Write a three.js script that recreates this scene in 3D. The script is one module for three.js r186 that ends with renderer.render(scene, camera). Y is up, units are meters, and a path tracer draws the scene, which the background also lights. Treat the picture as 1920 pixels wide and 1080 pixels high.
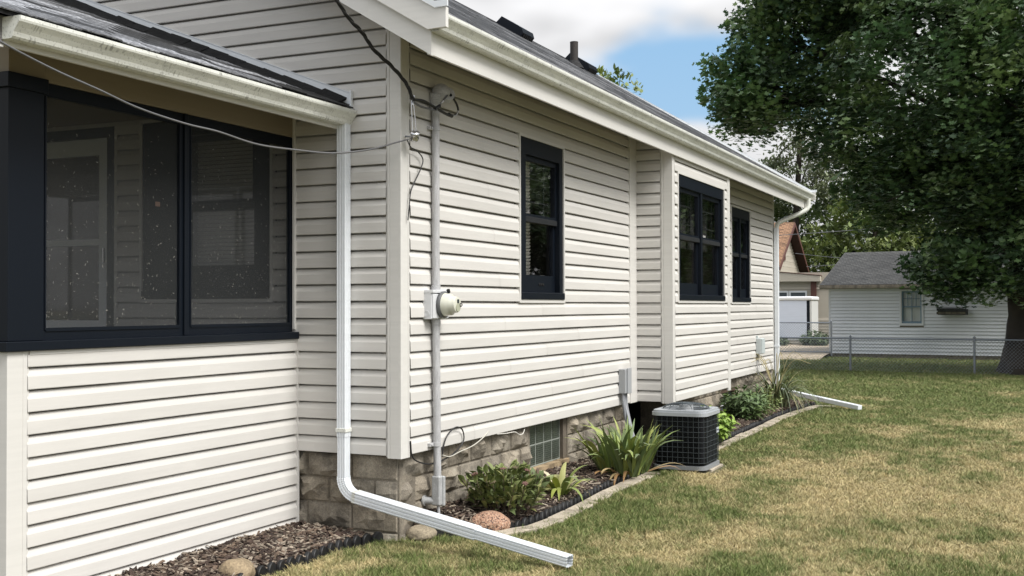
import * as THREE from 'three';
import { RoundedBoxGeometry } from 'three/addons/geometries/RoundedBoxGeometry.js';
import { mergeGeometries } from 'three/addons/utils/BufferGeometryUtils.js';

// ---------------------------------------------------------------- camera, sky, sun, exposure
const scene = new THREE.Scene();
const camera = new THREE.PerspectiveCamera(28.0, 16 / 9, 0.1, 900);
camera.rotation.order = 'YXZ';
camera.position.set(4.2968, 1.7129, 7.397);
camera.rotation.set(0.016535, 0.42955, -0.002759);
camera.updateMatrixWorld();

const renderer = new THREE.WebGLRenderer({ antialias: true });
renderer.setSize(1024, 576);
renderer.toneMapping = THREE.LinearToneMapping;
renderer.toneMappingExposure = 2.05;
renderer.shadowMap.enabled = true;

// seeded random numbers and tileable value noise
function rng(seed) { let s = seed >>> 0; return () => { s = (s + 0x6D2B79F5) | 0; let t = Math.imul(s ^ (s >>> 15), 1 | s); t = (t + Math.imul(t ^ (t >>> 7), 61 | t)) ^ t; return ((t ^ (t >>> 14)) >>> 0) / 4294967296; }; }
const hash = (x, y, z) => { let h = Math.imul(x, 374761393) + Math.imul(y, 668265263) + Math.imul(z, 2147483647 ^ 0x5bd1e995); h = Math.imul(h ^ (h >>> 13), 1274126177); h ^= h >>> 16; return (h >>> 0) / 4294967296; };
const mod = (a, n) => ((a % n) + n) % n;
function vnoise(x, y, period = 0, seed = 0) {
  const xi = Math.floor(x), yi = Math.floor(y), fx = x - xi, fy = y - yi, u = fx * fx * (3 - 2 * fx), v = fy * fy * (3 - 2 * fy);
  const g = (a, b) => period ? hash(mod(a, period), mod(b, period), seed) : hash(a, b, seed);
  return (g(xi, yi) * (1 - u) + g(xi + 1, yi) * u) * (1 - v) + (g(xi, yi + 1) * (1 - u) + g(xi + 1, yi + 1) * u) * v;
}
function fbm(x, y, oct = 4, period = 0, seed = 0) { let s = 0, a = 0.5, n = 0; for (let i = 0; i < oct; i++) { s += a * vnoise(x, y, period, seed + i * 17); n += a; x *= 2; y *= 2; period *= 2; a *= 0.5; } return s / n; }
const clamp = (x, a = 0, b = 1) => Math.min(b, Math.max(a, x)), lerp = (a, b, t) => a + (b - a) * t, sstep = (a, b, x) => { const t = clamp((x - a) / (b - a)); return t * t * (3 - 2 * t); };

const SUN = new THREE.Vector3(0.60, 0.79, 0.1).normalize();
{ // computed sky: air and broken cloud only
  const W = 1536, H = 768, data = new Float32Array(W * H * 4);
  for (let j = 0; j < H; j++) {
    const el = ((j + 0.5) / H - 0.5) * Math.PI, sy = Math.sin(el), cy = Math.cos(el);
    for (let i = 0; i < W; i++) {
      const az = ((i + 0.5) / W - 0.5) * 2 * Math.PI, dx = cy * Math.cos(az), dz = cy * Math.sin(az);
      const h = Math.max(sy, 0), k = 1 / (h + 0.16), px = dx * k, pz = dz * k;
      const w1 = fbm(px * 1.6 + 141.094, pz * 1.6 + 21.71, 5, 0, 5), big = fbm(px * 0.85 + 133.994 + w1 * 0.5, pz * 0.85 + 26.31, 4, 0, 11), fine = fbm(px * 4.2 + 132.894, pz * 4.2 + 24.11 + w1, 5, 0, 23);
      let c = big * 0.62 + w1 * 0.26 + fine * 0.22;
      c = sstep(0.365, 0.46, c);
      const shade = fbm(px * 2.1 + 31, pz * 2.1 + 17, 5, 0, 41);
      const mu = Math.max(0, dx * SUN.x + sy * SUN.y + dz * SUN.z), glow = 0.34 * mu ** 3;
      const b = [0.11 + 0.15 * (1 - h) ** 4, 0.235 + 0.12 * (1 - h) ** 4, 0.40 + 0.03 * (1 - h) ** 4];
      const cl = lerp(0.285, 0.46, sstep(0.34, 0.62, shade)) * (0.62 + 1.5 * h) / 0.92 + glow * 0.6, cw = [cl, cl, cl * 1.015];
      const p = (j * W + i) * 4;
      for (let n = 0; n < 3; n++) data[p + n] = sy < 0 ? 0.1 : lerp(b[n] + glow * 0.4, cw[n], c);
      data[p + 3] = 1;
    }
  }
  const t = new THREE.DataTexture(data, W, H, THREE.RGBAFormat, THREE.FloatType);
  t.mapping = THREE.EquirectangularReflectionMapping; t.magFilter = t.minFilter = THREE.LinearFilter; t.needsUpdate = true;
  scene.background = t; scene.environment = t;
}
const sun = new THREE.DirectionalLight(new THREE.Color(1, 0.972, 0.925), 1.9);
sun.position.copy(SUN).multiplyScalar(60).add(new THREE.Vector3(0, 0, -10)); sun.target.position.set(0, 0, -10);
sun.castShadow = true; sun.shadow.radius = 48; sun.shadow.mapSize.set(4096, 4096);
Object.assign(sun.shadow.camera, { left: -45, right: 45, top: 45, bottom: -45, near: 1, far: 140 });
sun.name = 'sun'; scene.add(sun, sun.target);

// ---------------------------------------------------------------- helpers
const taken = new Map();
function numbered(n) { const k = taken.get(n) ?? 0; taken.set(n, k + 1); return k ? `${n}_${String(k).padStart(3, '0')}` : n; }
function thing(name, label, category, pos = [0, 0, 0], turn = 0, group) {
  const o = new THREE.Group(); o.name = numbered(name); o.position.set(...pos); o.rotation.y = turn; o.userData = { label, category }; if (group) o.userData.group = group; scene.add(o); return o;
}
function sub(name, parent, pos = [0, 0, 0], turn = 0) { const o = new THREE.Group(); o.name = name; o.position.set(...pos); o.rotation.y = turn; parent.add(o); return o; }
function mesh(name, geo, mat, parent = scene) {
  const m = new THREE.Mesh(Array.isArray(geo) ? merge(geo) : geo, mat); m.name = parent === scene ? numbered(name) : name; m.castShadow = m.receiveShadow = true; parent.add(m); return m;
}
function structure(name, geo, mat, label) { const m = mesh(name, geo, mat); m.userData = { kind: 'structure', label, category: name.replace(/_/g, ' ') }; return m; }
function merge(list) {
  const any = list.some((g) => g.attributes.color);
  return mergeGeometries(list.map((g) => {
    const n = g.index ? g.toNonIndexed() : g.clone();
    for (const k of Object.keys(n.attributes)) if (!['position', 'normal', 'uv', 'color'].includes(k)) n.deleteAttribute(k);
    if (!n.attributes.normal) n.computeVertexNormals();
    if (!n.attributes.uv) n.setAttribute('uv', new THREE.BufferAttribute(new Float32Array(n.attributes.position.count * 2), 2));
    if (any && !n.attributes.color) n.setAttribute('color', new THREE.BufferAttribute(new Float32Array(n.attributes.position.count * 3).fill(1), 3));
    return n;
  }));
}
function metres(geo) { // uv in metres, from the side that each face shows
  const g = geo.index ? geo.toNonIndexed() : geo, p = g.attributes.position; if (!g.attributes.normal) g.computeVertexNormals();
  const uv = new Float32Array(p.count * 2), a = new THREE.Vector3(), b = new THREE.Vector3(), c = new THREE.Vector3();
  for (let i = 0; i < p.count; i += 3) {
    a.fromBufferAttribute(p, i); b.fromBufferAttribute(p, i + 1).sub(a); c.fromBufferAttribute(p, i + 2).sub(a); b.cross(c);
    const x = Math.abs(b.x), y = Math.abs(b.y), z = Math.abs(b.z);
    for (let k = 0; k < 3; k++) { const q = i + k, X = p.getX(q), Y = p.getY(q), Z = p.getZ(q); const [u, v] = x >= y && x >= z ? [Z, Y] : y >= z ? [Z, X] : [X, Y]; uv[q * 2] = u; uv[q * 2 + 1] = v; }
  }
  g.setAttribute('uv', new THREE.BufferAttribute(uv, 2)); return g;
}
const V = (x, y, z) => new THREE.Vector3(x, y, z);
function at(g, x, y, z, rx = 0, ry = 0, rz = 0) { if (rx) g.rotateX(rx); if (ry) g.rotateY(ry); if (rz) g.rotateZ(rz); return g.translate(x, y, z); }
const box = (w, h, d, x = 0, y = 0, z = 0) => metres(new THREE.BoxGeometry(w, h, d).translate(x, y, z));
const box2 = (x0, x1, y0, y1, z0, z1) => box(x1 - x0, y1 - y0, z1 - z0, (x0 + x1) / 2, (y0 + y1) / 2, (z0 + z1) / 2);
const rbox = (w, h, d, r, x = 0, y = 0, z = 0, s = 1) => metres(new RoundedBoxGeometry(w, h, d, s, r).translate(x, y, z));
const rbox2 = (x0, x1, y0, y1, z0, z1, r = 0.003) => rbox(x1 - x0, y1 - y0, z1 - z0, r, (x0 + x1) / 2, (y0 + y1) / 2, (z0 + z1) / 2);
const cyl = (r0, r1, h, n = 16, x = 0, y = 0, z = 0) => new THREE.CylinderGeometry(r0, r1, h, n).translate(x, y, z);
const tube = (pts, r, seg, rad = 6) => new THREE.TubeGeometry(new THREE.CatmullRomCurve3(pts.map((p) => Array.isArray(p) ? V(...p) : p)), seg ?? pts.length * 5, r, rad, false);
function rod(a, b, r, n = 8, r2 = r) { // straight bar between two points
  const A = V(...a), B = V(...b), L = A.distanceTo(B), g = new THREE.CylinderGeometry(r2, r, L, n, 1);
  g.applyMatrix4(new THREE.Matrix4().compose(A.clone().lerp(B, 0.5), new THREE.Quaternion().setFromUnitVectors(V(0, 1, 0), B.clone().sub(A).normalize()), V(1, 1, 1))); return g;
}
function extr(pts, depth, holes = []) { // outline in x,y pulled along +z
  const s = new THREE.Shape(pts.map((p) => new THREE.Vector2(...p))); for (const h of holes) s.holes.push(new THREE.Path(h.map((p) => new THREE.Vector2(...p))));
  return metres(new THREE.ExtrudeGeometry(s, { depth, bevelEnabled: false }));
}
const ring = (u0, u1, y0, y1, l, r, t, b, d0, d1) => [box2(u0, u0 + l, y0, y1, d0, d1), box2(u1 - r, u1, y0, y1, d0, d1), box2(u0 + l, u1 - r, y1 - t, y1, d0, d1), box2(u0 + l, u1 - r, y0, y0 + b, d0, d1)];

// ---------------------------------------------------------------- textures and materials
function tex(w, h, fn, srgb = true, sx = 1, sy = 1) { // sx, sy: metres that one copy covers
  const d = new Uint8Array(w * h * 4);
  for (let j = 0; j < h; j++) for (let i = 0; i < w; i++) { const c = fn(i / w, j / h), p = (j * w + i) * 4; for (let n = 0; n < 3; n++) d[p + n] = clamp(Array.isArray(c) ? c[n] : c) * 255; d[p + 3] = 255; }
  const t = new THREE.DataTexture(d, w, h); t.wrapS = t.wrapT = THREE.RepeatWrapping; t.magFilter = THREE.LinearFilter; t.minFilter = THREE.LinearMipmapLinearFilter; t.generateMipmaps = true;
  if (srgb) t.colorSpace = THREE.SRGBColorSpace; t.repeat.set(1 / sx, 1 / sy); t.needsUpdate = true; return t;
}
const lin = (r, g, b) => new THREE.Color().setRGB(r, g, b);
const std = (color, roughness, o = {}) => new THREE.MeshPhysicalMaterial({ color, roughness, ...o });
const R0 = rng(77);
const T = {
  vinyl: tex(512, 512, (u, v) => { const f = fbm(u * 5, v * 90, 3, 0, 3) * 0.5 + fbm(u * 4, v * 4, 4, 4, 9) * 0.5; return 0.925 + 0.075 * f; }, true, 1.9, 1.6),
  vinylBump: tex(512, 512, (u, v) => fbm(u * 16, v * 256, 3, 0, 31), false, 1.0, 1.0),
  wave: tex(256, 256, (u, v) => fbm(u * 4, v * 4, 3, 4, 71), false, 1.3, 0.7),
  speck: tex(512, 512, (u, v) => 0.62 + 0.38 * (0.5 * vnoise(u * 256, v * 256, 256, 2) + 0.5 * fbm(u * 12, v * 12, 4, 12, 6)), true, 0.6, 0.6),
  grit: tex(512, 512, (u, v) => 0.55 * vnoise(u * 200, v * 200, 200, 8) + 0.45 * fbm(u * 24, v * 24, 3, 24, 4), false, 0.5, 0.5),
  stone: tex(512, 512, (u, v) => { const n = fbm(u * 6, v * 6, 5, 6, 14), m = vnoise(u * 128, v * 128, 128, 5), k = sstep(0.56, 0.72, fbm(u * 9, v * 9, 4, 9, 61)); const s = (0.72 + 0.36 * n + 0.2 * (m - 0.5)) * (1 - 0.14 * k); return [s, s * 0.975, s * 0.93]; }, true, 0.8, 0.8),
  gutter: tex(1024, 256, (u, v) => { const drip = sstep(0.66, 0.82, fbm(u * 150, v * 5, 2, 0, 9)) * sstep(0.45, 0.7, fbm(u * 14, v * 9, 3, 0, 44)), fleck = sstep(0.74, 0.86, vnoise(u * 420, v * 40, 0, 66)) * 0.6, film = 0.12 * fbm(u * 20, v * 14, 4, 0, 8); const s = 1 - 0.22 * drip - 0.2 * fleck - film; return [s, s, s * 0.97]; }, true, 2.7, 0.33),
  shingle: tex(512, 512, (u, v) => { const a = vnoise(u * 200, v * 200, 200, 3), b = fbm(u * 7, v * 7, 4, 7, 2), c = vnoise(u * 46, v * 46, 46, 13); return 0.5 + 0.3 * a + 0.35 * (b - 0.5) + 0.5 * (c - 0.5); }, true, 0.7, 0.7),
  bark: tex(256, 512, (u, v) => 0.35 + 0.65 * fbm(u * 22, v * 6, 4, 0, 12), true, 1, 1.4),
  turf: tex(1024, 1024, (u, v) => 0.5 + 0.5 * (0.55 * vnoise(u * 420, v * 420, 420, 8) + 0.45 * fbm(u * 60, v * 60, 4, 60, 3)), true, 3.1, 3.1),
  soil: tex(512, 512, (u, v) => 0.4 + 0.6 * fbm(u * 40, v * 40, 4, 40, 15), true, 1, 1),
};
const M = {
  vinyl: [0, 1, 2].map((i) => std(lin(0.645 + 0.012 * i, 0.626 + 0.012 * i, 0.592 + 0.012 * i), 0.5, { map: T.vinyl, bumpMap: T.vinylBump, bumpScale: 0.0004, specularIntensity: 0.5 })),
  trim: std(lin(0.70, 0.685, 0.65), 0.45, { map: T.vinyl }),
  fascia: std(lin(0.74, 0.725, 0.69), 0.45, { map: T.vinyl }),
  gutter: std(lin(0.83, 0.84, 0.835), 0.38, { map: T.gutter }),
  downspout: std(lin(0.82, 0.855, 0.89), 0.34, { map: T.vinyl }),
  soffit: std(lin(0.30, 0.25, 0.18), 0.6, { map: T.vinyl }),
  black: std(lin(0.0045, 0.0072, 0.0122), 0.45, { specularIntensity: 0.42 }),
  blackWorn: std(lin(0.014, 0.016, 0.019), 0.6, { map: T.speck }),
  pane: std(0xffffff, 0.02, { transmission: 1, thickness: 0, ior: 1.5 }),
  screen: std(lin(0.03, 0.033, 0.034), 0.9, { transparent: true, opacity: 0.36 }),
  screenFar: std(lin(0.03, 0.033, 0.034), 0.9, { transparent: true, opacity: 0.2 }),
  inside: std(lin(0.22, 0.2, 0.17), 0.9),
  blind: std(lin(0.5, 0.49, 0.44), 0.6),
  stone: [[0.315, 0.292, 0.255], [0.36, 0.33, 0.285], [0.285, 0.265, 0.235], [0.335, 0.314, 0.28]].map((c) => std(lin(...c), 0.95, { map: T.stone, bumpMap: T.grit, bumpScale: 0.004 })),
  mortar: std(lin(0.25, 0.23, 0.20), 0.95, { map: T.stone, bumpMap: T.grit, bumpScale: 0.003 }),
  concrete: std(lin(0.50, 0.46, 0.40), 0.95, { map: T.stone, bumpMap: T.grit, bumpScale: 0.002 }),
  shingle: std(0xffffff, 0.95, { vertexColors: true, map: T.shingle }),
  porchShingle: [0.012, 0.05, 0.24, 0.5].map((v) => std(lin(v, v * 1.02, v * 1.08), 0.9, { map: T.shingle, bumpMap: T.grit, bumpScale: 0.003 })),
  deck: std(lin(0.05, 0.05, 0.052), 0.95, { map: T.shingle }),
  galv: std(lin(0.26, 0.28, 0.31), 0.42, { metalness: 0.5 }),
  pipe: std(lin(0.70, 0.70, 0.71), 0.55, { map: T.speck, bumpMap: T.grit, bumpScale: 0.0006 }),
  greyBox: std(lin(0.62, 0.63, 0.645), 0.5, {}),
  cable: std(lin(0.016, 0.016, 0.017), 0.45),
  cableGrey: std(lin(0.13, 0.13, 0.135), 0.28),
  bareWire: std(lin(0.55, 0.55, 0.54), 0.3, { metalness: 0.7 }),
  chrome: std(lin(0.6, 0.6, 0.6), 0.22, { metalness: 0.9 }),
  bark: std(lin(0.10, 0.08, 0.062), 0.95, { map: T.bark, bumpMap: T.bark, bumpScale: 0.03 }),
  leaf: (c, t = 0.22) => std(lin(...c), 0.62, { transmission: t, thickness: 0, side: THREE.DoubleSide }),
};
M.gutter.map = T.gutter;

// ---------------------------------------------------------------- the house
const PITCH = 0.127, BASE = 0.62;           // one siding course; bottom of the siding
const RIDGE = -3.5, EAVE_X = 0.56, EAVE_Y = 3.73, SLOPE = 0.61, ZF = 0.44, ZB = -13.62;
const roofY = (x) => EAVE_Y + SLOPE * (EAVE_X - (x < RIDGE ? 2 * RIDGE - x : x));
const soffitY = (x) => 3.465 + SLOPE * (0.5 - (x < RIDGE ? 2 * RIDGE - x : x));
const house = thing('house', 'long cream vinyl sided bungalow with black windows, screened porch and stone block foundation', 'house');

// one lap of dutch-lap siding: a flat face, a cove above it and an open lip below; local x runs along the wall, z outward
const LAP = [[0.0, 0], [0.0215, 0], [0.0228, 0.004], [0.0205, 0.072], [0.0185, 0.078], [0.0055, 0.110], [-0.001, 0.1165], [-0.03, 0.1195], [-0.03, 0.138]];
function lap(u0, u1, y0, lo, hi, seed, slant, off = 0) {
  let pts = []; const P = LAP.map(([d, y]) => [d, y]);
  for (let i = 0; i < P.length; i++) {
    const [d, y] = P[i];
    if (i) { const [d0, ya] = P[i - 1]; for (const c of [lo, hi]) if ((ya < c && y > c)) { const t = (c - ya) / (y - ya); pts.push([lerp(d0, d, t), c]); } }
    if (y >= lo - 1e-9 && y <= hi + 1e-9) pts.push([d, y]);
  }
  const n = Math.max(1, Math.round((u1 - u0) / 0.35)), pos = [], uv = [], idx = [];
  for (let s = 0; s < pts.length - 1; s++) {
    const a = pts[s], b = pts[s + 1], q = pos.length / 3;
    for (let i = 0; i <= n; i++) for (const p of [a, b]) {
      let ua = u0, ub = u1; if (slant) [ua, ub] = slant(y0 + p[1], u0, u1);
      const u = lerp(ua, ub, i / n), w = (vnoise(u * 1.1 + seed * 7.3, seed * 3.1, 0, 5) - 0.5) * 0.0045, wy = (vnoise(u * 0.8 + seed * 5.1, seed, 0, 9) - 0.5) * 0.003;
      pos.push(u, y0 + p[1] + wy, p[0] + off + w); uv.push(u + seed * 0.37, y0 + p[1]);
    }
    for (let i = 0; i < n; i++) { const k = q + i * 2; idx.push(k, k + 2, k + 1, k + 1, k + 2, k + 3); }
  }
  const g = new THREE.BufferGeometry(); g.setAttribute('position', new THREE.Float32BufferAttribute(pos, 3)); g.setAttribute('uv', new THREE.Float32BufferAttribute(uv, 2)); g.setIndex(idx); g.computeVertexNormals(); return g;
}
let courseSeed = 1;
function sidingWall(group, u0, u1, y0, n, holes = [], slant, joints) { // laps as separate pieces, cut round the openings
  for (let k = 0; k < n; k++) {
    const ya = y0 + k * PITCH, yb = ya + PITCH; courseSeed++;
    let runs = [[u0, u1, 0, 0.138]];
    for (const h of holes) {
      if (h.y1 <= ya || h.y0 >= yb) continue;
      const next = [];
      for (const [a, b, lo, hi] of runs) {
        if (h.u1 <= a || h.u0 >= b) { next.push([a, b, lo, hi]); continue; }
        if (h.u0 > a + 0.01) next.push([a, h.u0, lo, hi]); if (h.u1 < b - 0.01) next.push([h.u1, b, lo, hi]);
        const A = Math.max(a, h.u0), B = Math.min(b, h.u1);
        if (h.y0 > ya + 0.012) next.push([A, B, 0, h.y0 - ya]); if (h.y1 < yb - 0.012) next.push([A, B, h.y1 - ya, 0.138]);
      }
      runs = next;
    }
    for (const [a, b, lo, hi] of runs) {
      const j = joints ? joints(k) : null;
      const cut = j && j > a + 0.4 && j < b - 0.4 ? [[a, j, 0], [j - 0.012, b, 0.0016]] : [[a, b, 0]];
      for (const [p, q, off] of cut) mesh('siding', lap(p, q, ya, lo, hi, courseSeed, slant, off), M.vinyl[(courseSeed * 7 + (off ? 1 : 0)) % 3], group);
    }
  }
}
function solidWall(group, u0, u1, y0, y1, d0, d1, holes, mat, name = 'wall_core') { // the wall behind the siding, with its openings
  const us = [u0, u1]; for (const h of holes) us.push(h.u0, h.u1); const xs = [...new Set(us.filter((u) => u >= u0 && u <= u1))].sort((a, b) => a - b), g = [];
  for (let i = 0; i < xs.length - 1; i++) {
    const a = xs[i], b = xs[i + 1], m = (a + b) / 2; if (b - a < 1e-4) continue;
    const cuts = holes.filter((h) => h.u0 < m && h.u1 > m).sort((p, q) => p.y0 - q.y0); let y = y0;
    for (const h of cuts) { if (h.y0 > y) g.push(box2(a, b, y, h.y0, d0, d1)); y = h.y1; }
    if (y < y1) g.push(box2(a, b, y, y1, d0, d1));
  }
  return mesh(name, g, mat, group);
}
const EAST = Math.PI / 2; // local x -> world -z, local z -> world +x

const WIN1 = { u0: 2.10, u1: 3.19, y0: 1.752, y1: 3.295 }, WIN2 = { u0: 5.63, u1: 7.815, y0: 1.757, y1: 3.295 }, WIN3 = { u0: 9.95, u1: 11.23, y0: 1.752, y1: 3.268 };
const DOOR = { u0: -3.86, u1: -2.735, y0: 1.10, y1: 3.235 }, WINF = { u0: -2.46, u1: -1.125, y0: 1.755, y1: 3.262 };
{
  const gableSlant = (y, a, b) => { const lim = 0.5 - (y - 3.48) / SLOPE; return [Math.max(a, 2 * RIDGE - lim), Math.min(b, lim)]; };
  const front = sub('front_wall', house, [0, 0, 0]);
  sidingWall(front, -6.9, -0.106, BASE, 43, [DOOR, WINF], gableSlant);
  solidWall(front, -7, 0, 0.62, 3.62, -0.14, -0.035, [DOOR, WINF], M.inside);
  mesh('gable_core', extr([[-6.98, 3.62], [-0.02, 3.62], [-0.28, soffitY(-0.28) + 0.1], [RIDGE, soffitY(RIDGE) + 0.1], [-6.72, soffitY(-6.72) + 0.1]], 0.1).translate(0, 0, -0.138), M.inside, front);
  const side = sub('side_wall', house, [0, 0, 0], EAST);
  const jt = (k) => 1.2 + ((k * 0.83) % 2.6);
  sidingWall(side, 0.118, 5.165, BASE, 25, [WIN1], null, jt);
  sidingWall(side, 8.10, 12.925, BASE, 25, [WIN3], null, (k) => 9 + ((k * 1.13) % 3.2));
  solidWall(side, 0, 13.03, 0.62, 3.78, -0.14, -0.035, [WIN1, { u0: 5.5, u1: 8.02, y0: 1.2, y1: 3.5 }, WIN3], M.inside);
  const bay = sub('bay_wall', house, [0.437, 0, 0], EAST);
  sidingWall(bay, 5.51, 7.965, BASE, 23, [WIN2]);
  solidWall(bay, 5.45, 8.09, 0.625, 3.52, -0.12, -0.035, [WIN2], M.inside);
  mesh('bay_floor', box2(5.45, 8.09, 0.625, 0.66, -0.437, -0.121), M.soffit, bay);
  const bret = sub('bay_return', house, [0, 0, -5.435]);
  sidingWall(bret, 0.018, 0.312, BASE, 24); mesh('wall_core', box2(0.0, 0.30, 0.625, 3.6, -0.12, -0.035), M.inside, bret);
  mesh('wall_core', box2(0.0, 0.42, 0.625, 3.6, -8.09, -8.03), M.inside, house);
  // walls that the picture does not show
  mesh('back_wall', [extr([[-7, 0], [0, 0], [0, 3.7], [RIDGE, soffitY(RIDGE)], [-7, 3.7]], 0.1).translate(0, 0, -13.03)], M.trim, house);
  mesh('far_wall', [box2(-7.1, -7, 0, 3.75, -13.03, 0)], M.trim, house);
  mesh('room_floor', [box2(-6.95, -0.15, 0.98, 1.08, -12.9, -0.15)], M.inside, house);
  mesh('room_ceiling', [box2(-6.95, -0.15, 3.6, 3.66, -12.9, -0.15)], M.inside, house);
  mesh('room_partition', [box2(-3.2, -3.1, 1.08, 3.6, -12.9, -0.15), box2(-3.1, -0.15, 1.08, 3.6, -4.6, -4.5), box2(-3.1, -0.15, 1.08, 3.6, -8.8, -8.7)], M.inside, house);
  // corner boards and channels
  const post = (name, w, wz, x, z, y0, y1, ox = 0.022) => { // fluted outside corner
    const c = 0.004, o = ox, L = extr([[-w, 0.0], [-w, o - c], [-w + c, o], [-w * 0.80, o], [-w * 0.78, o - 0.005], [-w * 0.74, o - 0.005], [-w * 0.72, o], [o - c, o], [o, o - c], [o, -wz * 0.72], [o - 0.005, -wz * 0.74], [o - 0.005, -wz * 0.78], [o, -wz * 0.8], [o, -wz + c], [o - c, -wz], [0.0, -wz], [0.0, -0.002], [-0.002, 0.0]], y1 - y0);
    const geo = L.applyMatrix4(new THREE.Matrix4().set(1, 0, 0, x, 0, 0, 1, y0, 0, 1, 0, z, 0, 0, 0, 1)); geo.computeVertexNormals();
    mesh(name, [metres(geo), box2(x - w - 0.012, x - w, y0 + 0.01, y1, z - 0.01, z + 0.013), box2(x - 0.01, x + 0.013, y0 + 0.01, y1, z - wz - 0.012, z - wz)], M.trim, house);
  };
  post('corner_post', 0.098, 0.108, 0, 0, 0.60, 3.80);
  post('corner_post', 0.115, 0.072, 0.437, -5.435, 0.60, 3.56);
  mesh('channel', [rbox2(0.0, 0.03, 0.61, 3.76, -5.20, -5.165), box2(0, 0.022, 0.61, 3.76, -5.435, -5.2)], M.trim, house);
  mesh('corner_post', [rbox2(0.435, 0.462, 0.58, 3.5, -8.095, -7.965), rbox2(0.32, 0.44, 0.58, 3.5, -8.115, -8.09)], M.trim, house);
  mesh('corner_post', [rbox2(0.0, 0.024, 0.60, 3.78, -13.045, -12.925), rbox2(-0.1, 0.02, 0.60, 3.7, -13.06, -13.03)], M.trim, house);
  mesh('channel', [rbox2(0.0, 0.024, 0.62, 3.78, -8.13, -8.10)], M.trim, house);
}

// foundation of rock-faced blocks
const rockGeo = (w, h, seed, rough = 1) => { // chiselled face: a few slanting planes inside a narrow drafted margin
  const r = rng(seed * 131 + 5), pl = [], cuts = (L, s) => { const n = Math.max(2, Math.round((L - 0.024) / s)), o = [0, 0.011]; for (let i = 1; i < n; i++) o.push(0.011 + (L - 0.022) * (i + (r() - 0.5) * 0.5) / n); return [...o, L - 0.011, L]; };
  for (let i = 0; i < 6; i++) { const a = i * 1.047 + r() * 0.9, s = 0.22 + r() * 0.5; pl.push([Math.cos(a) * s, Math.sin(a) * s * 1.25, 0.042 + r() * 0.036]); }
  const us = cuts(w, 0.052), vs = cuts(h, 0.038), nx = us.length - 1, ny = vs.length - 1, pos = [], uv = [], idx = [];
  for (let j = 0; j <= ny; j++) for (let i = 0; i <= nx; i++) {
    const u = us[i], v = vs[j], edge = i === 0 || j === 0 || i === nx || j === ny, rim = i === 1 || j === 1 || i === nx - 1 || j === ny - 1; let d = 1;
    for (const [a, b, c] of pl) d = Math.min(d, c + a * (u - w / 2) + b * (v - h / 2));
    d += (vnoise(u * 19 + seed * 9, v * 23, 0, 3) - 0.5) * 0.02 + (r() - 0.5) * 0.012; d = clamp(d, 0.008, 0.075) * rough * 1.2 * (rim ? 0.5 : 1); if (edge) d = -0.012;
    pos.push(u - w / 2 + (edge || rim ? 0 : (r() - 0.5) * 0.02), v - h / 2 + (edge || rim ? 0 : (r() - 0.5) * 0.016), d); uv.push(u + seed * 0.31, v + seed * 0.17);
  }
  for (let j = 0; j < ny; j++) for (let i = 0; i < nx; i++) { const k = j * (nx + 1) + i; if (r() < 0.5) idx.push(k, k + 1, k + nx + 1, k + 1, k + nx + 2, k + nx + 1); else idx.push(k, k + 1, k + nx + 2, k, k + nx + 2, k + nx + 1); }
  const g = new THREE.BufferGeometry(); g.setAttribute('position', new THREE.Float32BufferAttribute(pos, 3)); g.setAttribute('uv', new THREE.Float32BufferAttribute(uv, 2)); g.setIndex(idx);
  const o = g.toNonIndexed(); o.computeVertexNormals(); return o;
};
const CRAWL = { u0: 5.24, u1: 6.66, y0: -0.2, y1: 0.62 }, BW1 = { u0: 2.50, u1: 3.44, y0: 0.165, y1: 0.62 }, BW2 = { u0: 9.55, u1: 10.48, y0: -0.05, y1: 0.46 };
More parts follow.
